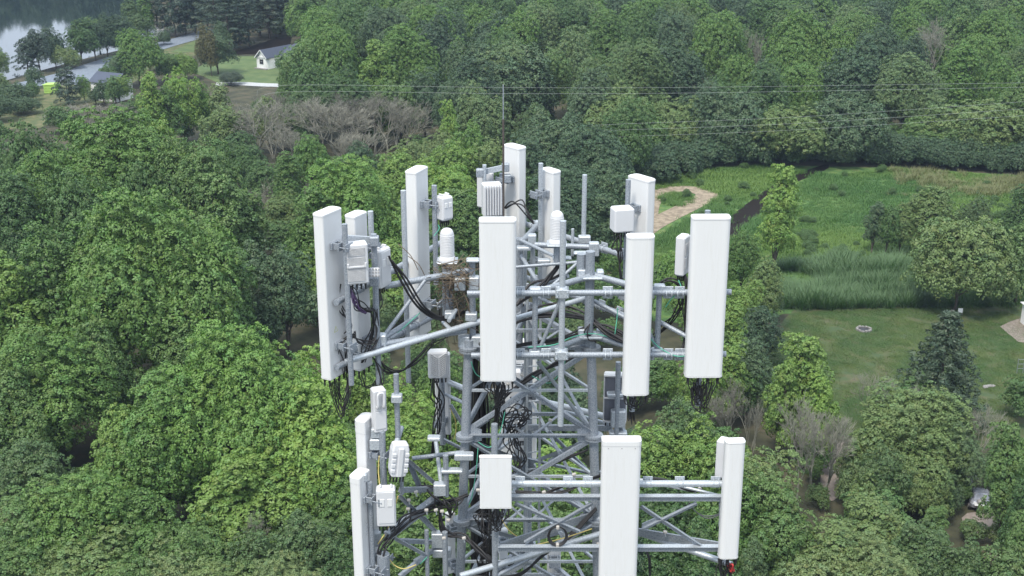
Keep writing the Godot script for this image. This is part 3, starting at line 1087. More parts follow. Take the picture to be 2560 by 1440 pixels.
func mount_back() -> void:
	var t := thing("antenna_mount", "rear pipe mount frame of the upper ring, half hidden by canisters", "antenna mount", at(1300, 700, 20.85))
	for e in [[1302, 556, 22.2, 1600, 652, 20.15], [1305, 690, 22.2, 1590, 800, 20.15]]:
		var a := at(e[0], e[1], e[2])
		var b := at(e[3], e[4], e[5])
		pipe_part("pipe", t, a, b, 0.048)
		for k in [0.12, 0.3, 0.55, 0.7, 0.85]:
			clamp_at(t, a.lerp(b, k), b - a)
	for e in [[1352, 408, 780, 21.4], [1462, 437, 600, 20.9], [1432, 572, 640, 20.6], [1332, 592, 700, 21.0], [1312, 600, 735, 21.2]]:
		var p := at(e[0], e[1], e[3])
		pipe_part("mast", t, p, Vector3(p.x, at(e[0], e[2], e[3]).y, p.z), 0.04 if e[0] != 1432 else 0.025, "bright_steel")
	pipe_part("post", t, at(1296, 596, 20.9), Vector3(at(1296, 596, 20.9).x, at(1296, 860, 20.9).y, -20.9), 0.08)
	for e in [[1338, 612, 20.6, 1490, 618, 20.3, 0.045], [1290, 668, 20.0, 1446, 655, 19.8, 0.026], [1446, 655, 19.8, 1352, 740, 19.4, 0.026], [1300, 600, 20.8, 1385, 640, 20.2, 0.03], [1303, 640, 20.8, 1360, 730, 19.8, 0.035], [1297, 612, 20.9, 1345, 562, 21.6, 0.05], [1300, 720, 20.8, 1400, 770, 19.9, 0.03], [1296, 730, 20.9, 1420, 690, 20.2, 0.035]]:
		pipe_part("brace", t, at(e[0], e[1], e[2]), at(e[3], e[4], e[5]), e[6])
	for e in [[1330, 600, 20.9, 0.14, 0.2], [1485, 622, 20.2, 0.16, 0.22], [1461, 598, 20.8, 0.2, 0.12], [1310, 620, 20.7, 0.24, 0.06], [1360, 652, 20.2, 0.2, 0.06], [1455, 632, 19.6, 0.26, 0.03], [1302, 545, 22.2, 0.2, 0.14], [1350, 562, 21.7, 0.16, 0.14], [1405, 645, 20.1, 0.3, 0.04]]:
		var s := begin()
		block(s, at(e[0], e[1], e[2]), Vector3(e[3], e[4], 0.14), 0.012)
		put("clamp_block", s, M["bright_steel"], t)

func mount_low() -> void:
	var t := thing("antenna_mount", "front truss frame of the lower ring with crossed angle braces", "antenna mount", at(1490, 1300, 18.9))
	pipe_part("pipe", t, at(1240, 1209, 18.0), at(1822, 1209, 18.0), 0.052, "bright_steel")
	for e in [[1245, 1246, 0.07], [1245, 1372, 0.065]]:
		var s := begin()
		beam(s, at(e[0], e[1], 17.95), at(1815, e[1], 17.95), 0.06, e[2])
		put("rail", s, M["steel"], t)
		s = begin()
		beam(s, at(e[0], e[1] - 7, 17.93), at(1815, e[1] - 7, 17.93), 0.1, 0.008)
		put("rail_flange", s, M["bright_steel"], t)
	for e in [[1605, 1262, 1764, 1368], [1605, 1318, 1740, 1254], [1310, 1352, 1478, 1254], [1290, 1254, 1450, 1325]]:
		var s := begin()
		angle_iron(s, at(e[0], e[1], 17.96), at(e[2], e[3], 17.98), 0.06)
		put("diagonal", s, M["steel"], t)
	for x in [1808, 1246]:
		var s := begin()
		angle_iron(s, at(x, 1240, 17.95), at(x, 1378, 17.95), 0.06)
		put("end_post", s, M["steel"], t)
	# outriggers running back to the tower legs
	for e in [[1802, 1366, 18.0, 1490, 1312, 19.1, 0.13, 0.03], [1250, 1366, 18.0, 1480, 1290, 19.1, 0.13, 0.03]]:
		var s := begin()
		beam(s, at(e[0], e[1], e[2]), at(e[3], e[4], e[5]), 0.03, 0.14)
		put("outrigger", s, M["steel"], t)
	pipe_part("strut", t, at(1830, 1412, 18.0), at(1492, 1295, 19.1), 0.05, "bright_steel")
	pipe_part("strut", t, at(1150, 1440, 18.0), at(1500, 1335, 18.9), 0.05, "bright_steel")
	pipe_part("strut", t, at(1240, 1440, 18.2), at(1500, 1300, 19.1), 0.035)
	var s := begin()
	beam(s, at(1605, 1316, 18.1), at(1640, 1300, 18.3), 0.012, 0.1)
	put("bright_plate", s, M["bright_steel"], t)
	pipe_part("tie", t, at(1700, 1215, 18.3), at(1812, 1243, 18.1), 0.025, "bright_steel")
	pipe_part("tie", t, at(1500, 1180, 19.2), at(1740, 1228, 18.4), 0.03, "bright_steel")
	# vertical pipe that holds the square panel
	var p := at(1236, 1060, 18.2)
	pipe_part("mast", t, p, Vector3(p.x, at(1230, 1440, 18.2).y - 0.6, p.z), 0.05)
	for x in [1300, 1420, 1470, 1620, 1700, 1790]:
		clamp_at(t, at(x, 1209, 18.0), Vector3.RIGHT)

func mount_low_left() -> void:
	var t := thing("antenna_mount", "left truss frame of the lower ring, below the chevron radio", "antenna mount", at(1150, 1250, 18.9))
	for e in [[1000, 1225, 18.3, 1095, 1222, 19.0, 0.08], [1000, 1352, 18.3, 1105, 1356, 18.9, 0.07]]:
		var s := begin()
		beam(s, at(e[0], e[1], e[2]), at(e[3], e[4], e[5]), 0.06, e[6])
		put("rail", s, M["steel"], t)
	# heavy square arm from the tower out to the left antennas
	var s := begin()
	beam(s, at(968, 1340, 18.0), at(1092, 1246, 18.9), 0.12, 0.12)
	put("arm", s, M["steel"], t)
	for e in [[1015, 1140, 18.6, 1100, 1214, 18.9], [990, 1342, 18.2, 1068, 1385, 18.4], [1068, 1384, 18.4, 1000, 1440, 18.0], [1100, 1364, 18.8, 1040, 1402, 18.2], [1020, 1148, 18.7, 1055, 1230, 19.0], [1062, 1290, 18.7, 1095, 1330, 18.8], [1000, 1235, 18.4, 1085, 1320, 18.8]]:
		s = begin()
		angle_iron(s, at(e[0], e[1], e[2]), at(e[3], e[4], e[5]), 0.055)
		put("diagonal", s, M["steel"], t)
	pipe_part("pipe", t, at(1030, 1146, 18.9), at(1160, 1130, 19.0), 0.035)
	for e in [[990, 935, 1100, 18.3, 0.042], [955, 1080, 1215, 18.2, 0.05], [924, 1205, 1440, 17.9, 0.042], [1114, 1138, 1240, 18.7, 0.045], [1066, 1325, 1440, 18.4, 0.034], [1004, 1190, 1235, 18.3, 0.03]]:
		var p := at(e[0], e[1], e[3])
		pipe_part("mast", t, p, Vector3(p.x, at(e[0], e[2], e[3]).y - (0.8 if e[2] == 1440 else 0.0), p.z), e[4])
	pipe_part("bright_pipe", t, at(1088, 1090, 19.3), at(1103, 1208, 18.9), 0.035, "bright_steel")
	pipe_part("bright_pipe", t, at(990, 1110, 18.2), at(1004, 1068, 18.5), 0.04, "bright_steel")
	pipe_part("post", t, at(958, 1385, 17.9), at(957, 1440, 17.9) - Vector3(0, 1.0, 0), 0.1)
	pipe_part("mast", t, at(1112, 1330, 18.5), at(1114, 1440, 18.5) - Vector3(0, 0.8, 0), 0.045)
	for e in [[910, 1192], [905, 1250]]:
		s = begin()
		block(s, at(e[0], e[1], 17.9), Vector3(0.1, 0.14, 0.12), 0.02)
		put("clamp_block", s, M["bright_steel"], t)
	s = begin()
	tube(s, curve(A([[905, 1200, 17.88], [904, 1235, 17.88], [912, 1248, 17.88], [926, 1246, 17.88]]), 5), 0.022, 8)
	put("hook_bar", s, M["bright_steel"], t)
	for e in [[918, 1308, 904], [918, 1316, 902], [918, 1328, 904], [918, 1336, 902]]:
		pipe_part("bolt", t, at(e[0], e[1], 17.85), at(e[2], e[1], 17.85), 0.008)
	for e in [[1100, 1222, 0.2, 0.2], [1160, 1140, 0.3, 0.1], [1130, 1176, 0.34, 0.05], [945, 1080, 0.2, 0.16], [938, 1108, 0.16, 0.18], [992, 995, 0.16, 0.12], [1095, 1348, 0.2, 0.26], [940, 1345, 0.16, 0.24], [1085, 1095, 0.2, 0.06], [1105, 1380, 0.3, 0.14]]:
		s = begin()
		block(s, at(e[0], e[1], 18.7 if e[0] > 1000 else 18.25), Vector3(e[2], e[3], 0.15), 0.012)
		put("clamp_block", s, M["bright_steel"], t)

func mount_low_back() -> void:
	var t := thing("antenna_mount", "rear frame of the lower ring seen through the tower lattice", "antenna mount", at(1400, 1060, 21.0))
	for e in [[1340, 1000, 21.5, 1560, 1052, 20.2, 0.055], [1400, 1025, 21.3, 1560, 1072, 20.2, 0.035], [1115, 953, 21.0, 1170, 975, 20.6, 0.05], [1112, 985, 20.8, 1165, 1010, 20.6, 0.03]]:
		pipe_part("pipe", t, at(e[0], e[1], e[2]), at(e[3], e[4], e[5]), e[6], "bright_steel")
	var s := begin()
	beam(s, at(1300, 1068, 20.9), at(1530, 1070, 20.4), 0.06, 0.1)
	put("rail", s, M["steel"], t)
	for e in [[1375, 1075, 1492, 1195, 20.3], [1370, 1150, 1470, 1090, 20.3], [1130, 1010, 1160, 1060, 20.4], [1110, 1095, 1160, 1120, 20.4], [1280, 1135, 1480, 1180, 20.6]]:
		s = begin()
		angle_iron(s, at(e[0], e[1], e[4]), at(e[2], e[3], e[4]), 0.055)
		put("diagonal", s, M["steel"], t)
	var p := at(1546, 905, 20.1)
	pipe_part("mast", t, p, Vector3(p.x, at(1546, 1095, 20.1).y, p.z), 0.045)
	p = at(1103, 880, 20.7)
	pipe_part("mast", t, p, Vector3(p.x, at(1103, 1110, 20.7).y, p.z), 0.05)
	for e in [[1545, 1045, 0.24, 0.3], [1540, 985, 0.3, 0.06], [1545, 1082, 0.3, 0.06]]:
		s = begin()
		block(s, at(e[0], e[1], 20.15), Vector3(e[2], e[3], 0.16), 0.014)
		put("clamp_block", s, M["bright_steel"], t)

func equipment() -> void:
	small_meshes()
	tower()
	mount_front()
	mount_left()
	mount_back()
	mount_low()
	mount_low_left()
	mount_low_back()
	var low := "antennas on the lower ring"
	# upper ring, front face
	var a1 := antenna("wide white panel antenna at front, squarely before the tower's left leg", 1244, 545, 949, 18.25, 0.535, 0.2, 0.0, {"tilt": 0.0, "mast": [-0.25, 1.9]})
	var a2 := antenna("narrower white panel antenna beside the bare front mast, lower than its neighbours", 1602, 586, 985, 18.2, 0.40, 0.2, 2.0, {"mast": [-0.42, 1.9], "round": 0.09, "ports": 6})
	var a3 := antenna("rightmost wide white panel antenna, cable loops hanging under it", 1778, 538, 940, 18.3, 0.56, 0.2, 1.0, {"mast": [-0.62, 2.5]})
	# upper ring, left face
	var a4 := antenna("leftmost tall white panel antenna seen edge-on, cable coil below it", 816, 524, 937, 18.25, 0.47, 0.2, -118.0, {"warning": true, "mast": [-0.1, 2.4]})
	var a5 := antenna("white panel antenna standing behind the louvred grey radio", 888, 531, 918, 18.95, 0.34, 0.2, -118.0, {"mast": [0.3, 1.2], "ports": 6})
	antenna("tall white panel antenna behind the left ribbed canister", 1040, 420, 835, 20.2, 0.44, 0.21, -112.0, {"mast": [0.9, 2.55]})
	# upper ring, rear face
	antenna("tall white panel antenna just behind the thin lightning rod", 1288, 362, 755, 22.0, 0.40, 0.2, 132.0, {"mast": [0.6, 2.4]})
	antenna("white panel antenna behind the right ribbed canister", 1377, 422, 700, 21.5, 0.36, 0.2, 128.0, {"mast": []})
	antenna("white panel antenna backing on to the dirt track, radio hung on its back", 1606, 441, 800, 20.5, 0.47, 0.2, 128.0, {"mast": [0.8, 2.45]})
	# lower ring
	antenna("largest white panel antenna, bottom centre-right, cut by the frame's lower edge", 1554, 1094, 1480, 17.75, 0.585, 0.2, 0.0, {"group": low, "cap": 0.1, "screws": 3, "mast": [0.0, 2.3]})
	var a6 := antenna("slim white panel antenna at far right end of the lower ring", 1838, 1098, 1393, 17.8, 0.30, 0.17, 3.0, {"group": low, "mast": [-0.25, 1.6], "ports": 6, "cap": 0.04})
	var sq := antenna("short square-cornered white panel antenna in front of the tower's left leg", 1239, 1138, 1270, 17.72, 0.48, 0.09, 0.0, {"group": low, "round": 0.02, "cap": 0.02, "mast": [], "brackets": [0.5], "ports": 10})
	antenna("tall round-shouldered white antenna left of the handled radio", 910, 1040, 1470, 18.35, 0.34, 0.2, -112.0, {"group": low, "cap": 0.22, "mast": [], "round": 0.09})
	antenna("round-shouldered white antenna at lower left, nearest the frame's bottom", 897, 1180, 1475, 17.9, 0.34, 0.2, -112.0, {"group": low, "cap": 0.12, "mast": [], "round": 0.09})
	antenna("long greyish panel antenna seen through the ladder", 1298, 848, 1142, 22.3, 0.66, 0.18, 172.0, {"group": low, "mast": [0.2, 1.9]})
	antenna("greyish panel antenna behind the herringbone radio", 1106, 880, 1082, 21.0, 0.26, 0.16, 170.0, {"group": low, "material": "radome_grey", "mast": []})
	antenna("slim white panel antenna tucked inside the lower left lattice", 1124, 1280, 1430, 19.6, 0.16, 0.12, -150.0, {"group": low, "mast": [], "ports": 4})
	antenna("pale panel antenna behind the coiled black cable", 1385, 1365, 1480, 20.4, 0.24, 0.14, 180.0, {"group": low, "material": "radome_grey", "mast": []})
	antenna("small pale panel antenna behind the square panel's cables", 1258, 1320, 1440, 20.6, 0.16, 0.14, 180.0, {"group": low, "mast": [], "ports": 4})
	# radio units
	radio("large radio unit with three louvred grille fields", 888, 606, 706, 18.2, 0.335, 0.19, 16.0, "louver")
	radio("grey-backed radio unit beside the louvred radio, flat cover", 952, 620, 715, 18.85, 0.30, 0.16, 62.0, "plain")
	radio("small boxy radio unit above the left ribbed canister", 1110, 489, 548, 20.1, 0.21, 0.2, 40.0, "plain")
	radio("vertically ribbed radio unit beside the lightning rod", 1229, 457, 538, 21.3, 0.32, 0.2, 12.0, "fin")
	radio("thin flat radio plate behind the ribbed radio", 1213, 428, 520, 22.0, 0.32, 0.09, -35.0, "smooth")
	radio("cube-shaped radio unit hung behind the narrower front antenna", 1556, 518, 576, 20.0, 0.33, 0.26, 14.0, "smooth", {"ports": 7})
	radio("slatted radio unit left of the rightmost wide antenna", 1708, 588, 685, 18.75, 0.15, 0.24, -28.0, "side")
	radio("radio unit with herringbone fins below the tie pipe", 1094, 876, 941, 20.2, 0.33, 0.2, 6.0, "herringbone")
	radio("dark finned radio unit with white frame behind the narrower antenna", 1540, 932, 1050, 20.35, 0.40, 0.14, -6.0, "dark_fin")
	radio("partly hidden radio unit behind the slim lower right antenna", 1812, 1098, 1190, 18.2, 0.2, 0.2, -30.0, "side")
	radio("upright radio unit with a handle slot in its top", 945, 970, 1076, 18.25, 0.21, 0.18, 22.0, "handle")
	radio("tilted barrel-shaped radio unit with chevron ribs", 990, 1107, 1188, 18.05, 0.27, 0.2, 18.0, "chevron", {"roll": -7.0})
	radio("smooth white radio unit with lugs on top, lower left", 964, 1218, 1310, 17.8, 0.29, 0.18, 4.0, "plain")
	radio("small white box behind the tangled cables under the front antenna", 1297, 1052, 1100, 21.3, 0.2, 0.14, 10.0, "smooth")
	radio("pale radio unit deep inside the lattice by the ladder", 1288, 925, 990, 21.4, 0.2, 0.16, 0.0, "smooth")
	canister("left ribbed white domed canister standing over the twig nest", 1117, 570, 650, 19.6, 0.113)
	canister("right ribbed white domed canister behind the bare front mast", 1393, 527, 607, 19.9, 0.108)
	var bx := thing("junction_box", "small pale box with a grid of ports beneath the radio pair", "box", at(932, 690, 18.3), 0.0)
	var s := begin()
	block(s, at(936, 681, 18.3), Vector3(0.17, 0.14, 0.06), 0.015)
	put("housing", s, M["white_paint"], bx)
	for i in 4:
		for j in 3:
			s = begin()
			block(s, at(925 + i * 7.5, 673 + j * 8, 18.268), Vector3(0.026, 0.03, 0.012), 0.004)
			put("port", s, M["grille"], bx)
	# lightning rod
	var lr := thing("lightning_rod", "thin dark lightning rod rising above everything", "lightning rod", at(1257, 545, 20.6))
	var l0 := at(1258, 212, 20.6)
	pipe_part("tip", lr, Vector3(l0.x, at(1257, 300, 20.6).y, l0.z), l0, 0.009, "steel")
	pipe_part("shaft", lr, Vector3(l0.x, at(1257, 545, 20.6).y, l0.z), Vector3(l0.x, at(1257, 298, 20.6).y, l0.z), 0.017, "rod")
	# sector bracket arm by the ribbed radio
	var br := thing("bracket_arm", "horizontal channel arm joining flat radio plate to tall antenna", "bracket", at(1240, 425, 21.8))
	s = begin()
	beam(s, at(1198, 432, 21.8), at(1262, 418, 21.7), 0.05, 0.09)
	put("channel", s, M["bright_steel"], br)
	for e in [[1200, 432], [1264, 418], [1268, 446]]:
		s = begin()
		block(s, at(e[0], e[1], 21.72), Vector3(0.13, 0.14, 0.12), 0.012)
		put("clamp_block", s, M["steel"], br)
	pipe_part("mast", br, at(1211, 412, 21.7), at(1211, 520, 21.7), 0.035, "bright_steel")
	nest()
	wiring(a1, a2, a3, a4, a5, a6, sq)

func nest() -> void:
	var t := thing("twig_nest", "untidy bird nest of dry twigs below the left canister", "nest", at(1140, 700, 19.35))
	rng.seed = 404
	for k in 4:
		var s := begin()
		for i in 44:
			var c := at(1138 + rng.randfn() * 22, 694 + rng.randfn() * 16 + (rng.randf() * 70.0 if i % 5 == 0 else 0.0), 19.35 + rng.randfn() * 0.12)
			var d := Vector3(rng.randfn(), rng.randfn() * (0.35 if i % 5 else 1.4), rng.randfn() * 0.7).normalized() * rng.randf_range(0.12, 0.34)
			tube(s, [c - d, c + Vector3(rng.randfn(), rng.randfn(), rng.randfn()) * 0.02, c + d], rng.randf_range(0.003, 0.006), 4)
		put("twigs", s, M["twig" if k < 3 else "twig_dark"], t).set_meta("kind", "stuff")
	for e in [[995, 610, 1045, 675], [1020, 640, 1062, 690], [1150, 720, 1178, 805], [1120, 720, 1150, 800]]:
		var s := begin()
		tube(s, curve(A([[e[0], e[1], 19.2], [(e[0] + e[2]) / 2 + 6, (e[1] + e[3]) / 2 - 4, 19.2], [e[2], e[3], 19.25]]), 4), 0.007, 5)
		put("long_twig", s, M["twig"], t)
	var u := thing("twig_nest", "lower clump of dry twigs hanging beside the left leg top", "nest", at(1165, 800, 19.5))
	for k in 2:
		var s := begin()
		for i in 60:
			var c := at(1160 + rng.randfn() * 26, 800 + rng.randfn() * 30, 19.5 + rng.randfn() * 0.12)
			var d := Vector3(rng.randfn(), rng.randfn(), rng.randfn() * 0.7).normalized() * rng.randf_range(0.1, 0.28)
			tube(s, [c - d, c + Vector3(rng.randfn(), rng.randfn(), rng.randfn()) * 0.02, c + d], rng.randf_range(0.003, 0.006), 4)
		put("twigs", s, M["twig" if k == 0 else "twig_dark"], u).set_meta("kind", "stuff")

func wiring(a1: Node3D, a2: Node3D, a3: Node3D, a4: Node3D, a5: Node3D, a6: Node3D, sq: Node3D) -> void:
	jumpers("cable tails under the wide front antenna", a1, 9, 0.5, 0.34, at(1240, 1080, 18.9), 1)
	jumpers("cable tails under the narrower front antenna", a2, 6, 0.36, 0.2, at(1575, 1050, 18.6), 2)
	jumpers("long drooping cable loops under the rightmost wide antenna", a3, 12, 0.5, 0.5, at(1750, 985, 18.6), 3)
	jumpers("hanging cable coil under the leftmost antenna", a4, 8, 0.3, 0.52, at(870, 940, 18.4), 4)
	jumpers("few cable tails under the antenna behind the louvred radio", a5, 3, 0.2, 0.25, at(935, 985, 18.6), 5)
	jumpers("cable tails under the slim lower right antenna", a6, 6, 0.26, 0.4, at(1822, 1470, 18.2), 6)
	jumpers("cable tangle under the short square antenna", sq, 10, 0.46, 0.3, at(1225, 1400, 18.8), 7)
	# thick feeders sweeping down from the grey radios to the tower
	for k in 3:
		cables(["foremost", "middle", "rearmost"][k] + " of three thick black feeders sweeping from grey radio to nest", [A([[972 + k * 9, 640 + k * 12, 18.8], [996 + k * 11, 690 + k * 4, 18.85], [1032 + k * 11, 752 + k * 3, 18.95], [1066 + k * 6, 785 - k * 2, 19.1], [1104, 800 - k * 4, 19.2], [1140, 790 - k * 5, 19.4], [1185, 775, 19.6]])], 0.018)
	# radio jumpers at left
	for k in 3:
		cables(["thin jumper cables dropping from the louvred radio", "jumper cables looping down beside the left upright", "jumper cables crossing behind the leftmost antenna"][k], spread_run(A([[[872, 712, 18.2], [880, 745, 18.2], [905, 775, 18.3], [930, 785, 18.5], [934, 830, 18.6], [915, 880, 18.5], [905, 905, 18.5]], [[945, 720, 18.8], [948, 750, 18.7], [935, 785, 18.5], [940, 830, 18.5], [930, 860, 18.45], [900, 850, 18.35], [872, 840, 18.3], [862, 880, 18.25], [868, 935, 18.3]], [[852, 715, 18.3], [852, 760, 18.3], [868, 800, 18.3], [872, 835, 18.3], [858, 860, 18.25], [850, 900, 18.25], [862, 940, 18.3]]][k]), [6, 5, 4][k], 0.045, 60 + k), 0.009)
	cables("cable loop swinging right from the left upright to the handled radio", spread_run(A([[936, 895, 18.5], [952, 925, 18.5], [956, 955, 18.5], [948, 980, 18.4], [925, 987, 18.3]]), 3, 0.03, 70), 0.009)
	cables("thin cables slung from the left upright to the herringbone radio", spread_run(A([[940, 880, 18.6], [960, 920, 18.6], [1000, 925, 18.8], [1040, 895, 19.2], [1075, 865, 19.6], [1100, 845, 19.7], [1120, 840, 19.7]]), 5, 0.03, 71), 0.009)
	cables("black cables under the herringbone radio", spread_run(A([[1085, 945, 20.1], [1090, 980, 20.1], [1100, 1010, 20.2], [1090, 1060, 20.2], [1085, 1110, 20.2], [1078, 1150, 20.2]]), 6, 0.04, 72), 0.011)
	# main feeder bundle running down inside the left leg
	for k in 4:
		var runs := []
		rng.seed = 200 + k
		for i in 7:
			var x := 1180 + k * 11 + rng.randfn() * 4
			var p := at(x, 905 + k * 8 + rng.randfn() * 6, 19.7 + rng.randf() * 0.35)
			var pts := [at(1195 + k * 12, 800 + i * 6, 19.6), p]
			for q in 9:
				pts.append(Vector3(p.x + rng.randfn() * 0.02, p.y - 0.9 * (q + 1), p.z))
			runs.append(pts)
		cables(["leftmost", "second", "third", "rightmost"][k] + " strand of black feeders running down inside the left leg", runs, 0.017)
	# feeders arching through the upper ring
	var arcs := [[[1200, 860, 19.0], [1290, 800, 19.2], [1390, 786, 19.3], [1470, 800, 19.3], [1530, 840, 19.0], [1570, 860, 18.8]], [[1200, 900, 18.9], [1290, 865, 18.9], [1400, 845, 19.1], [1470, 822, 19.3], [1520, 815, 19.2], [1600, 860, 18.9], [1650, 880, 18.7]], [[1290, 765, 19.7], [1340, 720, 19.9], [1380, 690, 20.0], [1400, 660, 20.0], [1396, 612, 19.9]], [[1475, 760, 19.4], [1478, 800, 19.25], [1470, 830, 19.1], [1476, 850, 19.05], [1490, 855, 19.0]], [[1640, 720, 18.7], [1668, 703, 18.7], [1700, 712, 18.75], [1706, 735, 18.7], [1700, 770, 18.8], [1660, 815, 19.0], [1610, 860, 19.0], [1570, 855, 19.1]], [[1320, 780, 19.6], [1380, 765, 19.8], [1450, 780, 19.7], [1530, 830, 19.4], [1600, 880, 19.2]]]
	var names := ["upper arch of black feeders across the upper ring", "lower arch of black feeders just above the lower rail", "black cable stem under the right ribbed canister", "short black cable wrapped round the right post", "black feeder loop beside the rightmost wide antenna", "back arch of feeders behind the right post"]
	for k in arcs.size():
		cables(names[k], spread_run(A(arcs[k]), [4, 3, 3, 2, 4, 3][k], 0.03, 300 + k), [0.02, 0.016, 0.022, 0.012, 0.012, 0.016][k])
	cables("black cables curling over the ribbed radio's neighbour", spread_run(A([[1262, 520, 21.3], [1275, 505, 21.2], [1300, 512, 21.1], [1318, 535, 21.0], [1335, 560, 21.0]]), 3, 0.04, 320), 0.012)
	cables("black cables under the cube-shaped radio", spread_run(A([[1548, 582, 19.9], [1550, 610, 19.9], [1546, 640, 19.9], [1550, 680, 19.9], [1560, 720, 19.9]]), 6, 0.04, 321), 0.011)
	cables("black cables below the slatted radio", spread_run(A([[1712, 688, 18.7], [1716, 715, 18.65], [1712, 760, 18.6], [1712, 850, 18.6], [1690, 880, 18.6], [1640, 872, 18.8]]), 4, 0.02, 322), 0.011)
	cables("dark sloping feeder tray run behind the crossed braces", spread_run(A([[1262, 990, 19.6], [1330, 940, 19.7], [1400, 905, 19.8], [1460, 875, 19.9]]), 4, 0.02, 323), 0.02)
	# lower lattice
	var lowruns := [[[1170, 1240, 18.9], [1120, 1262, 18.8], [1060, 1270, 18.6], [1010, 1300, 18.2], [980, 1335, 18.0], [955, 1375, 17.9], [945, 1440, 17.9]], [[1100, 1280, 18.7], [1112, 1325, 18.7], [1160, 1345, 18.6], [1195, 1372, 18.5], [1222, 1400, 18.4], [1225, 1440, 18.4], [1226, 1500, 18.4]], [[1290, 1230, 18.6], [1350, 1238, 18.5], [1420, 1222, 18.5], [1490, 1190, 18.7], [1540, 1180, 18.8]], [[1285, 1200, 19.2], [1380, 1160, 19.4], [1470, 1125, 19.5]], [[1170, 1440, 18.8], [1290, 1440, 18.7], [1360, 1390, 18.6], [1420, 1340, 18.8], [1490, 1270, 19.0]], [[1620, 1196, 18.3], [1660, 1200, 18.3], [1720, 1222, 18.3], [1755, 1224, 18.3]], [[1612, 1370, 18.4], [1620, 1400, 18.3], [1628, 1440, 18.3], [1630, 1500, 18.3]], [[1060, 1210, 18.9], [1090, 1232, 18.8], [1120, 1255, 18.7], [1128, 1290, 18.7]]]
	var lownames := ["black cables following the heavy square arm to lower left", "thick black cable sagging across the tower's lower left", "black cables lying on the lower front truss", "dark feeder sloping up behind the lower truss", "black feeder rising from bottom edge towards the largest antenna", "taped black cable end under the lower front pipe", "black cables hanging right of the largest antenna", "clamped black cables at the lower left knot"]
	for k in lowruns.size():
		cables(lownames[k], spread_run(A(lowruns[k]), [7, 5, 5, 2, 3, 3, 2, 6][k], [0.05, 0.035, 0.035, 0.015, 0.025, 0.02, 0.02, 0.06][k], 400 + k), [0.013, 0.018, 0.012, 0.018, 0.02, 0.02, 0.013, 0.013][k])
	cables("tangle of dark cables round the lattice below the front antenna", spread_run(A([[1255, 985, 19.2], [1240, 1020, 19.2], [1255, 1060, 19.4], [1290, 1035, 19.6], [1310, 1055, 19.6], [1285, 1090, 19.5], [1300, 1150, 19.4], [1285, 1180, 19.3]]), 9, 0.09, 420), 0.011)
	cables("thin cables twisting beside the lower left leg", spread_run(A([[1210, 1280, 18.9], [1200, 1310, 18.9], [1222, 1340, 18.9], [1200, 1390, 18.9], [1215, 1450, 18.9]]), 8, 0.08, 421), 0.01)
	# coil of spare cable hung on the lower truss
	var coil := thing("cable_coil", "round coil of spare black cable hung on the lower truss", "cable coil", at(1394, 1340, 17.95))
	var c := at(1394, 1340, 17.92)
	for k in 4:
		var s := begin()
		var ring := []
		for i in 25:
			var a := TAU * i / 24.0
			ring.append(c + Vector3(cos(a) * (0.128 + 0.008 * k), sin(a) * (0.15 + 0.006 * k), 0.012 * k - 0.02))
		tube(s, ring, 0.011, 6)
		put("turn", s, M["rubber"], coil)
	for y in [-1, 1]:
		var s := begin()
		block(s, c + Vector3(0.0, y * 0.155, 0), Vector3(0.05, 0.06, 0.07), 0.01)
		put("clip", s, M["insulator"], coil)
	cables("dangling pair of grey cables right of crossed braces", spread_run(A([[1722, 1258, 18.1], [1745, 1282, 18.1], [1775, 1292, 18.1], [1805, 1280, 18.1], [1812, 1262, 18.05]]), 2, 0.015, 430), 0.009, "grey_cable")
	# coloured wires
	var green := [[[960, 838, 18.7], [995, 830, 18.9], [1030, 800, 19.0], [1050, 782, 19.1]], [[1320, 868, 18.55], [1385, 862, 18.6], [1430, 843, 18.9], [1480, 834, 19.1], [1530, 845, 19.0], [1560, 855, 18.9]], [[1536, 843, 19.0], [1542, 800, 19.1], [1544, 770, 19.1]], [[1696, 700, 18.6], [1703, 725, 18.55], [1680, 745, 18.55], [1664, 768, 18.6]], [[1625, 845, 18.55], [1650, 870, 18.5], [1690, 890, 18.45], [1725, 888, 18.4]], [[1178, 905, 19.0], [1190, 935, 19.1], [1215, 948, 19.3]], [[1195, 1120, 19.0], [1190, 1180, 19.0], [1180, 1240, 19.0], [1172, 1262, 19.0]], [[1262, 1030, 19.2], [1250, 1080, 19.2], [1225, 1118, 19.1], [1195, 1105, 19.1]], [[1085, 590, 20.0], [1098, 572, 20.0], [1095, 562, 20.0]], [[1075, 1345, 18.5], [1062, 1362, 18.5], [1072, 1385, 18.4], [1050, 1410, 18.3]], [[1415, 868, 18.5], [1412, 905, 18.5], [1395, 940, 18.9], [1370, 958, 19.3], [1330, 940, 19.5]]]
	var gn := ["under the left tie pipe", "along the lower V arms", "rising behind the right post", "beside the slatted radio", "along the right end of the lower rail", "beside the left leg top", "left of the short square antenna", "through the tangle under the front antenna", "behind the left canister", "beside the lower left pale plate", "looping below the bare front mast"]
	for k in green.size():
		cables("thin green earth wire " + gn[k], [A(green[k])], 0.008, "green_cable", "green earth wires")
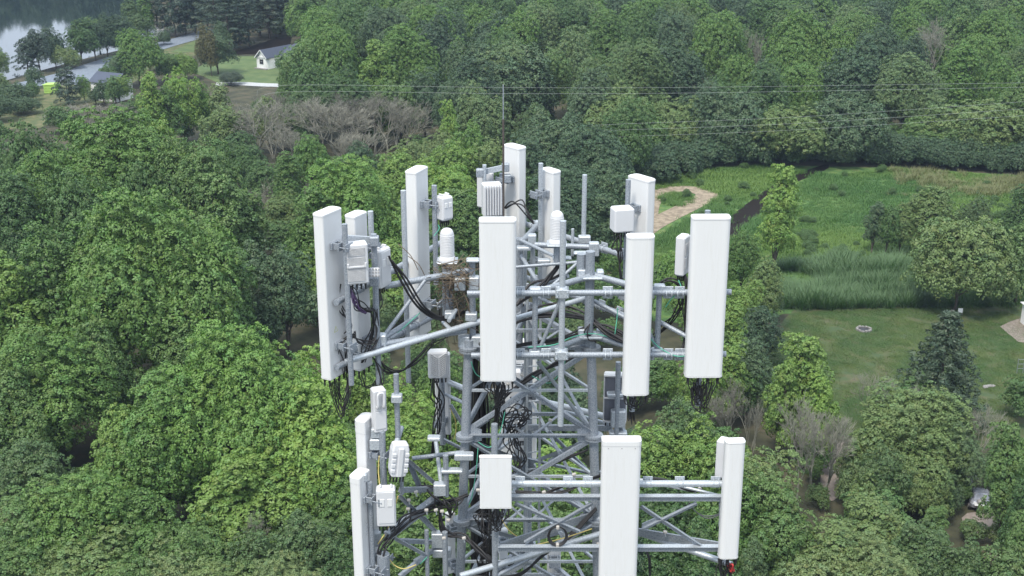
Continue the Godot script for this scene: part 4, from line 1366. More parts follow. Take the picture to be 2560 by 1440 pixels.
	var yellow := [[[1125, 1020, 20.6], [1138, 1050, 20.6], [1140, 1075, 20.6], [1136, 1098, 20.6]], [[968, 1390, 18.0], [985, 1412, 18.0], [1010, 1422, 18.0], [1040, 1412, 18.1]], [[1252, 1295, 18.6], [1272, 1325, 18.6], [1298, 1345, 18.6]], [[1340, 1362, 18.3], [1410, 1345, 18.5], [1480, 1322, 18.7]], [[948, 1140, 18.1], [946, 1175, 18.1], [949, 1212, 18.0]], [[1745, 1236, 18.2], [1780, 1240, 18.1], [1808, 1246, 18.05]], [[995, 1240, 18.1], [970, 1320, 18.1], [955, 1345, 18.0], [945, 1360, 18.0]]]
	var yn := ["below the herringbone radio", "sagging at the lower left corner", "sloping from the short square antenna", "on the lower truss behind the coil", "above the smooth lugged radio", "at the right end of the lower truss", "behind the smooth lugged radio"]
	for k in yellow.size():
		cables("pale yellow cable " + yn[k], [A(yellow[k])], 0.009, "yellow_cable", "yellow cables")
	cables("purple-taped jumper tails under the louvred radio", spread_run(A([[878, 722, 18.15], [884, 748, 18.15], [896, 770, 18.2], [915, 782, 18.3]]), 4, 0.025, 440), 0.011, "purple_tape")
	cables("red-taped cable ends under the slim lower right antenna", spread_run(A([[1826, 1412, 17.85], [1826, 1420, 17.85], [1826, 1428, 17.85]]), 5, 0.04, 441), 0.015, "red_tape")
	# cable hangers
	rng.seed = 55
	var hang := [[1360, 1230], [1435, 1186], [1750, 1222], [1663, 1330], [1496, 1360], [1300, 1345], [1090, 1275], [1105, 1278], [1120, 1300], [1040, 1230], [1022, 1250], [1020, 1272], [1066, 1275], [1160, 1345], [1376, 1050], [1300, 1025], [1290, 1055], [1195, 1225], [988, 1330], [1545, 1300], [1110, 1345], [1270, 960], [1305, 938]]
	var hn := ["on the lower truss left of the largest antenna", "above the front pipe, left of the largest antenna", "on the taped cable under the right front pipe", "on the right outrigger below the crossed braces", "at the largest antenna's lower left edge", "low on the truss below the yellow cable", "at the centre of the lower left knot", "just right of the lower left knot's centre", "under the lower left knot", "topmost at the lower left rail", "below the topmost one at the lower left rail", "beside the smooth lugged radio", "on the heavy square arm", "on the cable sagging left of the leg", "high behind the bare mast's foot", "in the tangle beside the ladder, upper", "in the tangle beside the ladder, lower", "left of the short square antenna", "at the foot of the smooth lugged radio", "on the cable left of the largest antenna's middle", "at the arm's knee on the lower left", "just under the wide front antenna", "beside the ladder under the front antenna"]
	for e in hang:
		var o := thing("cable_hanger", "small pale cable hanger clip " + hn[hang.find(e)], "clip", at(e[0], e[1], 18.35 if e[1] > 1180 else 19.4), 0.0, "small pale cable hanger clips")
		O = Vector3.ZERO
		var s := begin()
		block(s, Vector3(0, 0, 0), Vector3(0.06, 0.036, 0.05), 0.006, Basis(Vector3(0, 0, 1), rng.randf_range(-0.5, 0.5)))
		put("clip", s, M["insulator"], o)
		s = begin()
		tube(s, [Vector3(0, -0.02, 0.0), Vector3(0.01, -0.08, 0.0)], 0.012, 6)
		put("bolt", s, M["bright_steel"], o)

# ---------------------------------------------------------------- land, houses, small things on the ground
func land() -> void:
	var s := begin()
	O = Vector3.ZERO
	quad(s, Vector3(-3500, 0, 400), Vector3(3500, 0, 400), Vector3(3500, 0, -6000), Vector3(-3500, 0, -6000))
	put("ground", s, M["forest_floor"], self).set_meta("kind", "structure")
	sheet("meadow", [[1480, 720], [1560, 640], [1600, 540], [1640, 446], [1760, 424], [1900, 412], [2060, 416], [2240, 420], [2600, 442], [2640, 610], [2600, 770], [2400, 785], [1960, 785], [1850, 820], [1600, 800]], 0.04, M["meadow"])
	sheet("lawn", [[1880, 1010], [1905, 900], [1960, 800], [1985, 776], [2150, 770], [2400, 764], [2600, 752], [2700, 1120], [2300, 1120], [1980, 1090]], 0.08, M["lawn"])
	sheet("creek", [[2060, 412], [2000, 432], [1935, 462], [1905, 482], [1862, 514], [1818, 548], [1790, 582], [1760, 640], [1788, 656], [1830, 600], [1862, 572], [1900, 534], [1942, 486], [2000, 452], [2050, 434], [2072, 420], [2072, 412]], 0.07, M["creek_water"])
	ribbon("dirt_track", [[1440, 720], [1510, 668], [1560, 630], [1610, 578], [1660, 548], [1720, 518], [1768, 490], [1735, 476], [1690, 474], [1640, 488], [1618, 520], [1616, 566]], 3.9, 0.09, M["dirt"])
	# lakeside
	var shore := PackedVector2Array()
	for p in [[-500, 300], [0, 206], [60, 188], [200, 150], [330, 118], [420, 90], [425, 78], [345, 62], [352, 20], [368, -20], [380, -60]]:
		var g := ground(p[0], p[1])
		shore.append(Vector2(g.x, g.z))
	shore.append(Vector2(-110, -640))
	shore.append(Vector2(-900, -640))
	shore.append(Vector2(-900, -280))
	flat_sheet("lake", shore, 0.05, M["lake_water"])
	sheet("verge", [[-200, 330], [0, 226], [110, 196], [240, 158], [340, 128], [430, 96], [510, 78], [600, 70], [600, 100], [540, 130], [430, 150], [360, 190], [250, 260], [100, 320]], 0.03, M["dry_verge"])
	ribbon("road", [[-60, 262], [30, 224], [110, 203], [180, 185], [250, 162], [330, 137], [420, 110], [500, 88], [545, 74]], 8.0, 0.09, M["asphalt"])
	ribbon("road", [[180, 212], [215, 196], [255, 176], [330, 160]], 6.0, 0.075, M["asphalt"])
	sheet("yard", [[520, 152], [560, 141], [720, 140], [760, 214], [560, 214], [480, 180]], 0.06, M["far_lawn"])
	sheet("yard", [[425, 132], [500, 96], [530, 98], [520, 130]], 0.07, M["far_lawn"])
	ribbon("driveway", [[540, 211], [600, 210], [660, 213], [760, 216]], 4.2, 0.1, M["concrete"])
	sheet("pond", [[560, 138], [620, 136], [720, 136], [730, 92], [690, 96], [640, 112]], 0.05, M["creek_water"])
	# bare pads among the trees at right
	sheet("gravel_yard", [[2052, 1180], [2075, 1122], [2110, 1100], [2180, 1100], [2330, 1106], [2330, 1190], [2200, 1210], [2120, 1220], [2085, 1252], [2062, 1258], [2050, 1226]], 0.06, M["gravel"])
	sheet("gravel_yard", [[2404, 1296], [2418, 1284], [2452, 1280], [2505, 1282], [2524, 1292], [2500, 1306], [2490, 1322], [2496, 1338], [2452, 1342], [2412, 1336], [2408, 1314]], 0.06, M["gravel"])
	for o in [[[-100, 100], [560, 50], [560, 240], [450, 262], [330, 252], [230, 268], [-100, 290]], [[1560, 650], [1600, 540], [1640, 446], [1760, 424], [1900, 412], [2060, 416], [2240, 420], [2600, 442], [2640, 610], [2600, 770], [2640, 1000], [2420, 1010], [2300, 1000], [2120, 1000], [1975, 980], [1960, 830], [1940, 740], [1800, 560], [1700, 640]], [[-3200, 620], [-1200, 400], [-500, 312], [-100, 230], [0, 110], [60, 90], [320, 60], [380, -60], [-3200, -60]], [[60, 235], [110, 185], [250, 140], [430, 85], [520, 70], [520, 110], [440, 150], [330, 170], [250, 250], [110, 262]], [[540, 90], [720, 70], [715, 216], [540, 216]], [[2030, 1120], [2110, 1100], [2110, 1250], [2050, 1260]], [[2400, 1200], [2520, 1200], [2520, 1335], [2390, 1335]]]:
		var poly := PackedVector2Array()
		for p in o:
			poly.append(Vector2(p[0], p[1]))
		openings.append(poly)

func house() -> void:
	var b := ground(655, 173)
	var o := thing("white_house", "white gabled house with dark slate roof on green yard by pond", "house", b, 0.0)
	O = Vector3.ZERO
	o.rotation.y = deg_to_rad(-34.0)
	var w := 3.5
	var L := 11.0
	var h := 3.1
	var rise := 1.75
	var s := begin()
	# local frame: the gable end faces +z, the house runs back along -z
	quad(s, Vector3(-w / 2, 0, 0), Vector3(w / 2, 0, 0), Vector3(w / 2, h, 0), Vector3(-w / 2, h, 0))
	tri(s, Vector3(-w / 2, h, 0), Vector3(w / 2, h, 0), Vector3(0, h + rise, 0))
	quad(s, Vector3(w / 2, 0, 0), Vector3(w / 2, 0, -L), Vector3(w / 2, h, -L), Vector3(w / 2, h, 0))
	quad(s, Vector3(-w / 2, 0, -L), Vector3(-w / 2, 0, 0), Vector3(-w / 2, h, 0), Vector3(-w / 2, h, -L))
	quad(s, Vector3(w / 2, 0, -L), Vector3(-w / 2, 0, -L), Vector3(-w / 2, h, -L), Vector3(w / 2, h, -L))
	tri(s, Vector3(w / 2, h, -L), Vector3(-w / 2, h, -L), Vector3(0, h + rise, -L))
	put("wall", s, M["siding"], o)
	s = begin()
	for sx in [-1.0, 1.0]:
		beam(s, Vector3(sx * (w / 4 + 0.12), h + rise / 2 - 0.05, 0.35), Vector3(sx * (w / 4 + 0.12), h + rise / 2 - 0.05, -L - 0.3), 0.01, 0.01)
		var e := Vector3(sx * (w / 2 + 0.35), h - 0.28, 0)
		var r := Vector3(0, h + rise + 0.08, 0)
		for q in [0.0, 0.12]:
			var up := Vector3(0, q, 0)
			if sx > 0:
				quad(s, e + up + Vector3(0, 0, 0.4), e + up + Vector3(0, 0, -L - 0.3), r + up + Vector3(0, 0, -L - 0.3), r + up + Vector3(0, 0, 0.4))
			else:
				quad(s, e + up + Vector3(0, 0, -L - 0.3), e + up + Vector3(0, 0, 0.4), r + up + Vector3(0, 0, 0.4), r + up + Vector3(0, 0, -L - 0.3))
	var roof := put("roof", s, M["slate_roof"], o)
	s = begin()
	for sx in [-1.0, 1.0]:
		beam(s, Vector3(sx * (w / 2 + 0.35), h - 0.24, 0.42), Vector3(0, h + rise + 0.12, 0.42), 0.06, 0.26)
	beam(s, Vector3(-w / 2 - 0.2, h - 0.08, 0.08), Vector3(w / 2 + 0.2, h - 0.08, 0.08), 0.12, 0.2)
	put("gable_trim", s, M["white_paint"], roof)
	# rear wing with its own taller roof
	s = begin()
	block(s, Vector3(4.5, 1.55, -L + 1.0), Vector3(8.0, 3.1, 7.0), 0.02)
	put("wing", s, M["siding"], o)
	s = begin()
	var c := Vector3(4.5, 3.1, -L + 1.0)
	var a := [c + Vector3(-4.4, 0, 3.9), c + Vector3(4.4, 0, 3.9), c + Vector3(4.4, 0, -3.9), c + Vector3(-4.4, 0, -3.9)]
	var r0 := c + Vector3(-1.8, 2.6, 0)
	var r1 := c + Vector3(1.8, 2.6, 0)
	quad(s, a[0], a[1], r1, r0)
	quad(s, a[2], a[3], r0, r1)
	tri(s, a[1], a[2], r1)
	tri(s, a[3], a[0], r0)
	put("roof", s, M["slate_roof"], o)
	s = begin()
	block(s, Vector3(0, 1.95, 0.03), Vector3(0.66, 1.25, 0.06), 0.01)
	var win := put("window", s, M["dark_glass"], o)
	s = begin()
	for q in [[0.0, 0.64, 0.78, 0.07], [0.0, -0.64, 0.78, 0.07], [0.0, 0.0, 0.7, 0.05]]:
		block(s, Vector3(q[0], 1.95 + q[1], 0.07), Vector3(q[2], q[3], 0.05), 0.005)
	put("frame", s, M["white_paint"], win)
	for sx in [-0.5, 0.5]:
		s = begin()
		block(s, Vector3(sx, 1.95, 0.03), Vector3(0.3, 1.32, 0.07), 0.01)
		put("shutter", s, M["shutter"], o)
	s = begin()
	block(s, Vector3(w / 2 + 0.02, 1.7, -7.5), Vector3(0.05, 1.3, 1.0), 0.01)
	put("window", s, M["dark_glass"], o)
	s = begin()
	block(s, Vector3(0, 0.15, 0.35), Vector3(w + 0.8, 0.3, 0.7), 0.05)
	put("stone_footing", s, M["stone"], o)

func box_house() -> void:
	var b := ground(255, 250)
	var o := thing("white_house", "white house mostly hidden behind trees near the lakeside road", "house", b, deg_to_rad(-25.0))
	O = Vector3.ZERO
	var s := begin()
	block(s, Vector3(1.5, 2.2, -2), Vector3(7.0, 4.4, 6.0), 0.03)
	put("wall", s, M["siding"], o)
	s = begin()
	var c := Vector3(1.5, 4.4, -2)
	quad(s, c + Vector3(-3.9, -0.1, 3.4), c + Vector3(3.9, -0.1, 3.4), c + Vector3(3.9, 1.8, 0), c + Vector3(-3.9, 1.8, 0))
	quad(s, c + Vector3(3.9, -0.1, -3.4), c + Vector3(-3.9, -0.1, -3.4), c + Vector3(-3.9, 1.8, 0), c + Vector3(3.9, 1.8, 0))
	put("roof", s, M["slate_roof"], o)
	for x in [-0.6, 1.6, 3.6]:
		s = begin()
		block(s, Vector3(x, 2.6, 1.02), Vector3(0.8, 1.2, 0.06), 0.01)
		put("window", s, M["dark_glass"], o)
	for e in [[470, 88, 3.2, "first"], [398, 92, 3.0, "second"]]:
		var p := ground(e[0], e[1])
		if e[3] == "first":
			continue
		var d := thing("lake_shed", "small white building glimpsed between pines at the lake's edge", "shed", p, 0.4)
		O = Vector3.ZERO
		s = begin()
		block(s, Vector3(0, 1.1, 0), Vector3(2.6, 2.2, 2.4), 0.03)
		put("wall", s, M["siding"], d)
		s = begin()
		quad(s, Vector3(-1.5, 2.15, 1.4), Vector3(1.5, 2.15, 1.4), Vector3(1.5, 2.9, 0), Vector3(-1.5, 2.9, 0))
		quad(s, Vector3(1.5, 2.15, -1.4), Vector3(-1.5, 2.15, -1.4), Vector3(-1.5, 2.9, 0), Vector3(1.5, 2.9, 0))
		put("roof", s, M["radome_grey"], d)
	# lime green slatted shed
	var g := thing("slatted_shed", "bright lime green slatted shed on dry grass by the road", "shed", ground(126, 234), deg_to_rad(-8.0))
	O = Vector3.ZERO
	s = begin()
	block(s, Vector3(0, 1.0, -1.3), Vector3(3.0, 2.0, 2.6), 0.02)
	put("wall", s, M["lime_dark"], g)
	for i in 5:
		s = begin()
		block(s, Vector3(0, 0.22 + 0.4 * i, 0.04), Vector3(3.04, 0.3, 0.1), 0.02)
		put("slat", s, M["lime"], g)
	s = begin()
	block(s, Vector3(-0.2, 2.1, -1.3), Vector3(3.3, 0.12, 2.9), 0.02, Basis(Vector3(0, 0, 1), 0.06))
	put("roof", s, M["lime"], g)
	var boat := thing("upturned_boat", "small white upturned boat beside the lime green shed", "boat", ground(144, 214), deg_to_rad(15.0))
	O = Vector3.ZERO
	s = begin()
	var rings := []
	for k in 7:
		var f := k / 6.0
		var ww := 0.7 * sin(PI * (0.12 + 0.76 * f))
		rings.append([Vector3(-1.6 + 3.2 * f, 0.05, ww), Vector3(-1.6 + 3.2 * f, ww * 0.9, ww * 0.6), Vector3(-1.6 + 3.2 * f, ww * 1.1, 0), Vector3(-1.6 + 3.2 * f, ww * 0.9, -ww * 0.6), Vector3(-1.6 + 3.2 * f, 0.05, -ww)])
	loft(s, rings, true)
	put("hull", s, M["siding"], boat)
	s = begin()
	beam(s, Vector3(-1.6, 0.5, 0), Vector3(1.6, 0.5, 0), 0.06, 0.14)
	put("keel", s, M["radome_grey"], boat)
	# white shed cut by the right edge
	var w := thing("white_shed", "white shed at the right edge of the lawn", "shed", ground(2588, 842), deg_to_rad(4.0))
	O = Vector3.ZERO
	s = begin()
	block(s, Vector3(2.2, 1.35, -2.4), Vector3(4.0, 2.7, 4.8), 0.02)
	put("wall", s, M["siding"], w)
	s = begin()
	block(s, Vector3(2.2, 2.76, -2.4), Vector3(4.5, 0.12, 5.3), 0.03)
	put("roof", s, M["white_paint"], w)
	sheet("gravel_apron", [[2525, 806], [2500, 818], [2520, 836], [2545, 856], [2580, 862], [2580, 800], [2550, 798]], 0.12, M["gravel"])

func yard_things() -> void:
	var p := ground(2159, 826)
	var o := thing("fire_pit", "round stone fire pit in the middle of the lawn", "fire pit", p, 0.0, "stone rings on the lawn")
	O = Vector3.ZERO
	rng.seed = 9
	for i in 13:
		var a := TAU * i / 13.0
		var s := begin()
		block(s, Vector3(cos(a) * 0.85, rng.randf_range(0.13, 0.2), sin(a) * 0.85), Vector3(rng.randf_range(0.3, 0.42), rng.randf_range(0.26, 0.4), rng.randf_range(0.26, 0.34)), 0.07, Basis(Vector3.UP, -a + PI / 2 + rng.randf_range(-0.2, 0.2)))
		put("stone", s, M["stone"], o)
	var s := begin()
	lathe(s, Vector3(0, 0.1, 0), [[0.02, 0.0], [0.78, 0.0], [0.78, 0.05], [0.02, 0.07]], 16)
	put("ash_bed", s, M["rubber"], o)
	var q := thing("rock_edging", "flat pale rock slab on the grass right of the spruce", "rock", ground(2470, 968), 0.3, "stone rings on the lawn")
	O = Vector3.ZERO
	for e in [[0.0, 0.0, 1.2, 0.5], [-0.5, 0.2, 0.5, 0.4], [0.55, 0.1, 0.5, 0.45]]:
		s = begin()
		block(s, Vector3(e[0], 0.12, e[1]), Vector3(e[2], 0.26, e[3]), 0.08, Basis(Vector3.UP, e[0] * 0.4))
		put("stone", s, M["stone"], q)
	q = thing("rock_edging", "curved row of pale stones at the right edge of lawn", "rock", ground(2556, 990), 0.0, "stone rings on the lawn")
	O = Vector3.ZERO
	for i in 7:
		var a := PI * 0.55 + PI * 0.8 * i / 6.0
		s = begin()
		block(s, Vector3(0.3 + cos(a) * 0.9, 0.12, sin(a) * 0.8), Vector3(0.4, 0.28, 0.34), 0.08, Basis(Vector3.UP, -a))
		put("stone", s, M["stone"], q)
	var sg := thing("sign_board", "small white board on a post under the spreading lawn tree", "sign", ground(2399, 790), 0.0)
	O = Vector3.ZERO
	s = begin()
	beam(s, Vector3(0.28, 0, 0), Vector3(0.28, 1.0, 0), 0.07, 0.07)
	put("post", s, M["stone"], sg)
	s = begin()
	block(s, Vector3(0, 0.78, 0.06), Vector3(0.62, 0.62, 0.05), 0.02)
	put("board", s, M["siding"], sg)
	var sg2 := thing("sign_board", "pale yellowish board standing just left of the small white board", "sign", ground(2379, 788), 0.0)
	O = Vector3.ZERO
	s = begin()
	block(s, Vector3(0, 0.4, 0), Vector3(0.6, 0.7, 0.12), 0.06)
	put("board", s, M["insulator"], sg2)
	var fr := thing("trellis", "slender grey trellis frame at the right edge of the lawn", "trellis", ground(2549, 935), 0.0)
	O = Vector3.ZERO
	for x in [-0.35, 0.35]:
		s = begin()
		beam(s, Vector3(x, 0, 0), Vector3(x, 1.9, 0), 0.05, 0.05)
		put("post", s, M["cart_grey"], fr)
	for y in [0.7, 1.25, 1.8]:
		s = begin()
		beam(s, Vector3(-0.35, y, 0), Vector3(0.35, y, 0), 0.04, 0.04)
		put("rail", s, M["cart_grey"], fr)
	# utility cart on the gravel pad
	var gp := ground(2452, 1282)
	var gr := thing("gas_grill", "stainless gas grill with white side shelf on the gravel pad", "grill", gp, deg_to_rad(-6.0))
	O = Vector3.ZERO
	for x in [-0.2, 0.2]:
		s = begin()
		block(s, Vector3(x, 0.46, 0), Vector3(0.38, 0.78, 0.5), 0.02)
		put("door", s, M["stainless"], gr)
	s = begin()
	block(s, Vector3(0, 0.9, 0.05), Vector3(1.45, 0.08, 0.62), 0.03)
	put("shelf", s, M["white_paint"], gr)
	s = begin()
	block(s, Vector3(-0.02, 1.13, -0.05), Vector3(0.84, 0.38, 0.5), 0.12)
	put("hood", s, M["stainless"], gr)
	for x in [-0.4, 0.4]:
		s = begin()
		tube(s, [Vector3(x - 0.04, 0.07, 0), Vector3(x + 0.04, 0.07, 0)], 0.08, 12)
		put("wheel", s, M["rubber"], gr)
	var cart := thing("utility_cart", "grey low utility cart parked behind the stainless grill", "cart", gp + Vector3(0.35, 0, -1.5), deg_to_rad(-14.0))
	O = Vector3.ZERO
	s = begin()
	loft(s, [shift(rounded(1.9, 2.9, 0.3, 0.4), Vector3.ZERO), rounded(2.0, 3.0, 0.35, 0.75), rounded(1.9, 2.8, 0.4, 1.0, 0.05)], false)
	put("body", s, M["cart_grey"], cart)
	s = begin()
	loft(s, [rounded(1.6, 1.7, 0.3, 1.0), rounded(1.35, 1.3, 0.3, 1.45), rounded(1.2, 1.1, 0.3, 1.5, 0.08)])
	put("cover", s, M["cart_grey"], cart)
	for x in [-0.98, 0.98]:
		for z in [-0.95, 1.0]:
			s = begin()
			tube(s, [Vector3(x - 0.12, 0.34, z), Vector3(x + 0.12, 0.34, z)], 0.34, 18)
			var ty := put("wheel", s, M["rubber"], cart)
			s = begin()
			tube(s, [Vector3(x - 0.13, 0.34, z), Vector3(x + 0.13, 0.34, z)], 0.19, 14)
			put("rim", s, M["insulator"], ty)
	var ps := thing("stand_post", "white post with a bent cross bracket behind the grey cart", "post", gp + Vector3(-0.2, 0, -2.9), 0.0)
	O = Vector3.ZERO
	s = begin()
	block(s, Vector3(0, 1.0, 0), Vector3(0.3, 2.0, 0.2), 0.03)
	put("post", s, M["white_paint"], ps)
	s = begin()
	tube(s, curve([Vector3(-0.6, 1.9, 0), Vector3(-0.5, 2.15, 0), Vector3(0, 2.05, 0), Vector3(0.5, 2.2, 0), Vector3(0.62, 1.9, 0)], 5), 0.13, 8)
	put("bracket", s, M["white_paint"], ps)

func wires() -> void:
	var lines := [[[640, 238], [720, 213], [1280, 219], [1760, 218], [2620, 206]], [[650, 252], [730, 229], [1280, 234], [1760, 232], [2620, 217]], [[1330, 330], [1400, 322], [1530, 311], [2000, 292], [2620, 250]], [[1340, 344], [1410, 336], [1530, 326], [2000, 308], [2620, 268]], [[1350, 360], [1420, 352], [1530, 343], [2000, 324], [2620, 285]]]
	var nm := ["topmost", "second from top", "upper of the three lower", "middle of the three lower", "lowest"]
	for k in 5:
		var pts := []
		for p in lines[k]:
			pts.append(at(p[0], p[1], 222.0))
		var o := thing("power_line", nm[k] + " power line strung across the far woods", "power line", pts[0], 0.0, "power lines crossing in front of the far woods")
		var s := begin()
		tube(s, curve(pts, 8), 0.016, 5)
		put("wire", s, M["wire"], o)

# ---------------------------------------------------------------- woods
func woods() -> void:
	make_kinds()
	# near woods, left of the tower
	for t in [[60, 1090, 220, 10, "o"], [190, 1176, 330, 11, "m"], [340, 1235, 260, 9, "m"], [60, 1215, 240, 10, "d"], [480, 1290, 260, 8, "d"], [220, 1335, 250, 8, "o"], [640, 1335, 220, 8, "o"], [770, 1275, 220, 9, "o"], [700, 1372, 220, 8, "s"], [40, 1345, 220, 8, "d"], [410, 1362, 240, 7, "s"], [870, 1375, 200, 8, "d"], [560, 1395, 220, 7, "o"], [100, 1400, 240, 7, "o"], [300, 1410, 240, 7, "d"],
		[650, 1270, 90, 8, "x", "dead"], [760, 1255, 80, 7, "x", "dead"]]:
		tree(t[0], t[1], t[2], t[3], t[4], t[5] if t.size() > 5 else "")
	# [across, top, width, foot, tone]: the great trees, by where crown and foot are sighted
	for t in [[560, 800, 430, 1290, "b"], [375, 935, 300, 1340, "b"], [765, 932, 290, 1340, "b"], [690, 865, 230, 1240, "b"], [880, 902, 180, 1150, "m"], [985, 938, 170, 1180, "b"], [1015, 1020, 200, 1240, "b"], [810, 1070, 240, 1380, "b"], [620, 1120, 280, 1420, "m"], [290, 1020, 200, 1330, "m"], [950, 1100, 190, 1330, "m"], [860, 1190, 200, 1420, "m"], [1010, 1185, 190, 1400, "d"], [1050, 1290, 200, 1500, "d"], [940, 1335, 190, 1520, "d"]]:
		tree_span(t)
	for t in [[355, 462, 460, 1010, "m"], [130, 545, 320, 1000, "m"], [95, 802, 320, 1190, "m"], [250, 800, 190, 1130, "d"], [545, 600, 190, 960, "m"], [15, 640, 190, 1050, "m"], [710, 592, 195, 890, "k"], [650, 730, 140, 900, "k"], [440, 800, 200, 1080, "d"], [30, 905, 200, 1230, "d"]]:
		tree_span(t)
	for t in [[10, 430, 230, 830, "d"], [115, 370, 290, 760, "m"], [275, 270, 340, 700, "m"], [465, 330, 240, 720, "d"], [560, 435, 170, 790, "d"], [205, 425, 230, 820, "d"], [50, 300, 180, 640, "d"], [180, 283, 130, 600, "b"], [400, 300, 180, 640, "m"], [350, 400, 200, 740, "d"], [600, 470, 120, 760, "d"]]:
		tree_span(t)
	# behind the tower
	tree_span([850, 385, 310, 770, "b"])
	tree_span([770, 470, 170, 800, "m"])
	for t in [[955, 445, 180, 15, "m"], [800, 565, 190, 13, "m"], [1000, 372, 190, 15, "m"], [1085, 400, 220, 15, "b"], [1175, 300, 150, 15, "b"], [1125, 345, 170, 14, "m"], [1235, 335, 160, 14, "o"], [1020, 332, 130, 12, "s"], [775, 332, 110, 12, "b"], [715, 380, 100, 12, "m"], [1130, 252, 62, 15, "b", "tall"], [1330, 256, 110, 12, "o"], [1400, 272, 240, 15, "k"], [1490, 305, 230, 15, "k"], [1330, 335, 210, 14, "k"], [1430, 400, 270, 15, "k"], [1525, 405, 170, 13, "k"], [1500, 480, 150, 11, "k"], [1275, 420, 190, 13, "d"], [1150, 470, 200, 13, "d"], [1380, 500, 200, 12, "k"], [1560, 500, 110, 8, "d"], [980, 600, 190, 12, "m"], [1100, 580, 190, 12, "d"]]:
		tree(t[0], t[1], t[2], t[3], t[4], t[5] if t.size() > 5 else "")
	for t in [[675, 240, 160, 12, "x", "dead"], [880, 232, 140, 12, "x", "dead"], [935, 232, 150, 12, "x", "dead"], [1000, 245, 120, 11, "x", "dead"], [640, 236, 190, 13, "x", "dead"], [600, 260, 120, 11, "x", "dead"], [700, 225, 110, 11, "x", "dead"], [850, 228, 230, 13, "x", "dead"], [800, 238, 150, 12, "x", "dead"], [905, 226, 170, 12, "x", "dead"], [965, 235, 140, 12, "x", "dead"], [1030, 262, 120, 10, "x", "dead"], [740, 300, 130, 10, "x", "dead"], [1235, 268, 60, 9, "x", "dead"], [560, 530, 170, 6, "x", "thicket"], [620, 545, 130, 6, "x", "thicket"], [640, 465, 150, 7, "x", "thicket"], [700, 440, 110, 8, "x", "thicket"], [500, 520, 110, 6, "x", "thicket"], [880, 320, 160, 9, "x", "thicket"], [200, 262, 160, 5, "x", "thicket"], [290, 258, 140, 5, "x", "thicket"], [150, 268, 120, 4, "x", "thicket"]]:
		tree(t[0], t[1], t[2], t[3], t[4], t[5])
	for t in [[740, 215, 130, 12, "s"], [665, 240, 110, 11, "o"], [560, 260, 130, 11, "o"], [600, 330, 120, 9, "d"], [700, 480, 120, 8, "o"], [1110, 310, 120, 11, "s"]]:
		tree(t[0], t[1], t[2], t[3], t[4])
	# low trees seen through and right of the lower tower
	for t in [[1400, 900, 180, 10, "k"], [1330, 960, 190, 10, "d"], [1450, 965, 170, 10, "k"], [1700, 1000, 220, 12, "o"], [1600, 1055, 240, 12, "m"], [1765, 1065, 230, 12, "m"], [1890, 1115, 250, 12, "o"], [1830, 1165, 220, 12, "m"], [1950, 1200, 210, 11, "d"], [1680, 1185, 230, 10, "d"], [1760, 1300, 230, 9, "d"], [1410, 1100, 230, 10, "b"], [1520, 1200, 220, 9, "d"], [1340, 1200, 200, 9, "d"], [1130, 1000, 150, 10, "m"], [1110, 1150, 190, 9, "m"], [1650, 1330, 220, 8, "d"], [1880, 1345, 90, 8, "s"], [1400, 1290, 220, 8, "d"], [1240, 1080, 180, 10, "m"], [1560, 1330, 200, 8, "k"], [1180, 1320, 190, 8, "d"]]:
		tree(t[0], t[1], t[2], t[3], t[4])
	# right foreground round the pads and lawn
	for t in [[2195, 1240, 220, 8, "o"], [2090, 1310, 230, 8, "o"], [2300, 1300, 200, 7, "o"], [2200, 1340, 240, 8, "s"], [2425, 1355, 170, 6, "o"], [2530, 1372, 150, 6, "o"], [2050, 1390, 230, 7, "s"], [2300, 960, 290, 11, "o"], [2215, 1015, 210, 9, "o"], [2395, 1045, 180, 8, "s"], [2210, 1105, 160, 8, "o"], [2300, 1130, 180, 6.5, "o"], [2545, 1065, 110, 12, "d"], [2560, 1165, 100, 11, "d"], [2372, 1175, 70, 5, "o"], [2135, 1150, 90, 6, "s"], [2165, 1190, 90, 6, "o"], [2120, 1110, 80, 5, "s"], [2562, 1290, 80, 8, "d"], [2345, 1262, 80, 6, "d"]]:
		tree(t[0], t[1], t[2], t[3], t[4])
	for t in [[2070, 960, 200, 12, "x", "dead"], [2010, 1010, 130, 11, "x", "dead"], [1835, 955, 130, 9, "x", "dead"], [1885, 980, 90, 8, "x", "dead"], [2200, 925, 120, 8, "x", "dead"], [2270, 940, 100, 7, "x", "dead"], [2460, 1010, 110, 8, "x", "dead"], [1180, 1290, 80, 6, "x", "dead"]]:
		tree(t[0], t[1], t[2], t[3], t[4], t[5])
	for t in [[2022, 838, 165, 13, "m"], [1962, 905, 110, 11, "m"], [2050, 945, 110, 10, "b"], [2366, 780, 290, 13, "f", "spruce"], [2562, 465, 90, 12, "d"], [2565, 560, 90, 11, "d"], [1950, 413, 112, 16, "b", "tall"], [1862, 568, 110, 10, "m"], [1905, 645, 120, 10, "o"], [1855, 700, 120, 9, "m"], [1835, 760, 110, 11, "m"], [1900, 765, 140, 8, "k"], [1880, 850, 140, 9, "k"], [1940, 705, 55, 5, "k"], [1690, 632, 90, 8, "b"], [1720, 700, 110, 7, "m"], [1790, 800, 120, 10, "m"], [1760, 880, 150, 10, "m"], [1830, 850, 120, 10, "m"], [1540, 600, 110, 7, "m"], [1600, 690, 110, 7, "m"]]:
		tree(t[0], t[1], t[2], t[3], t[4], t[5] if t.size() > 5 else "")
	for t in [[2413, 541, 262, 775, "o"], [2335, 466, 150, 640, "o"], [2262, 505, 90, 640, "o"], [2445, 480, 100, 630, "s"], [2190, 508, 60, 635, "k"], [2225, 515, 70, 640, "d"]]:
		tree_span(t)
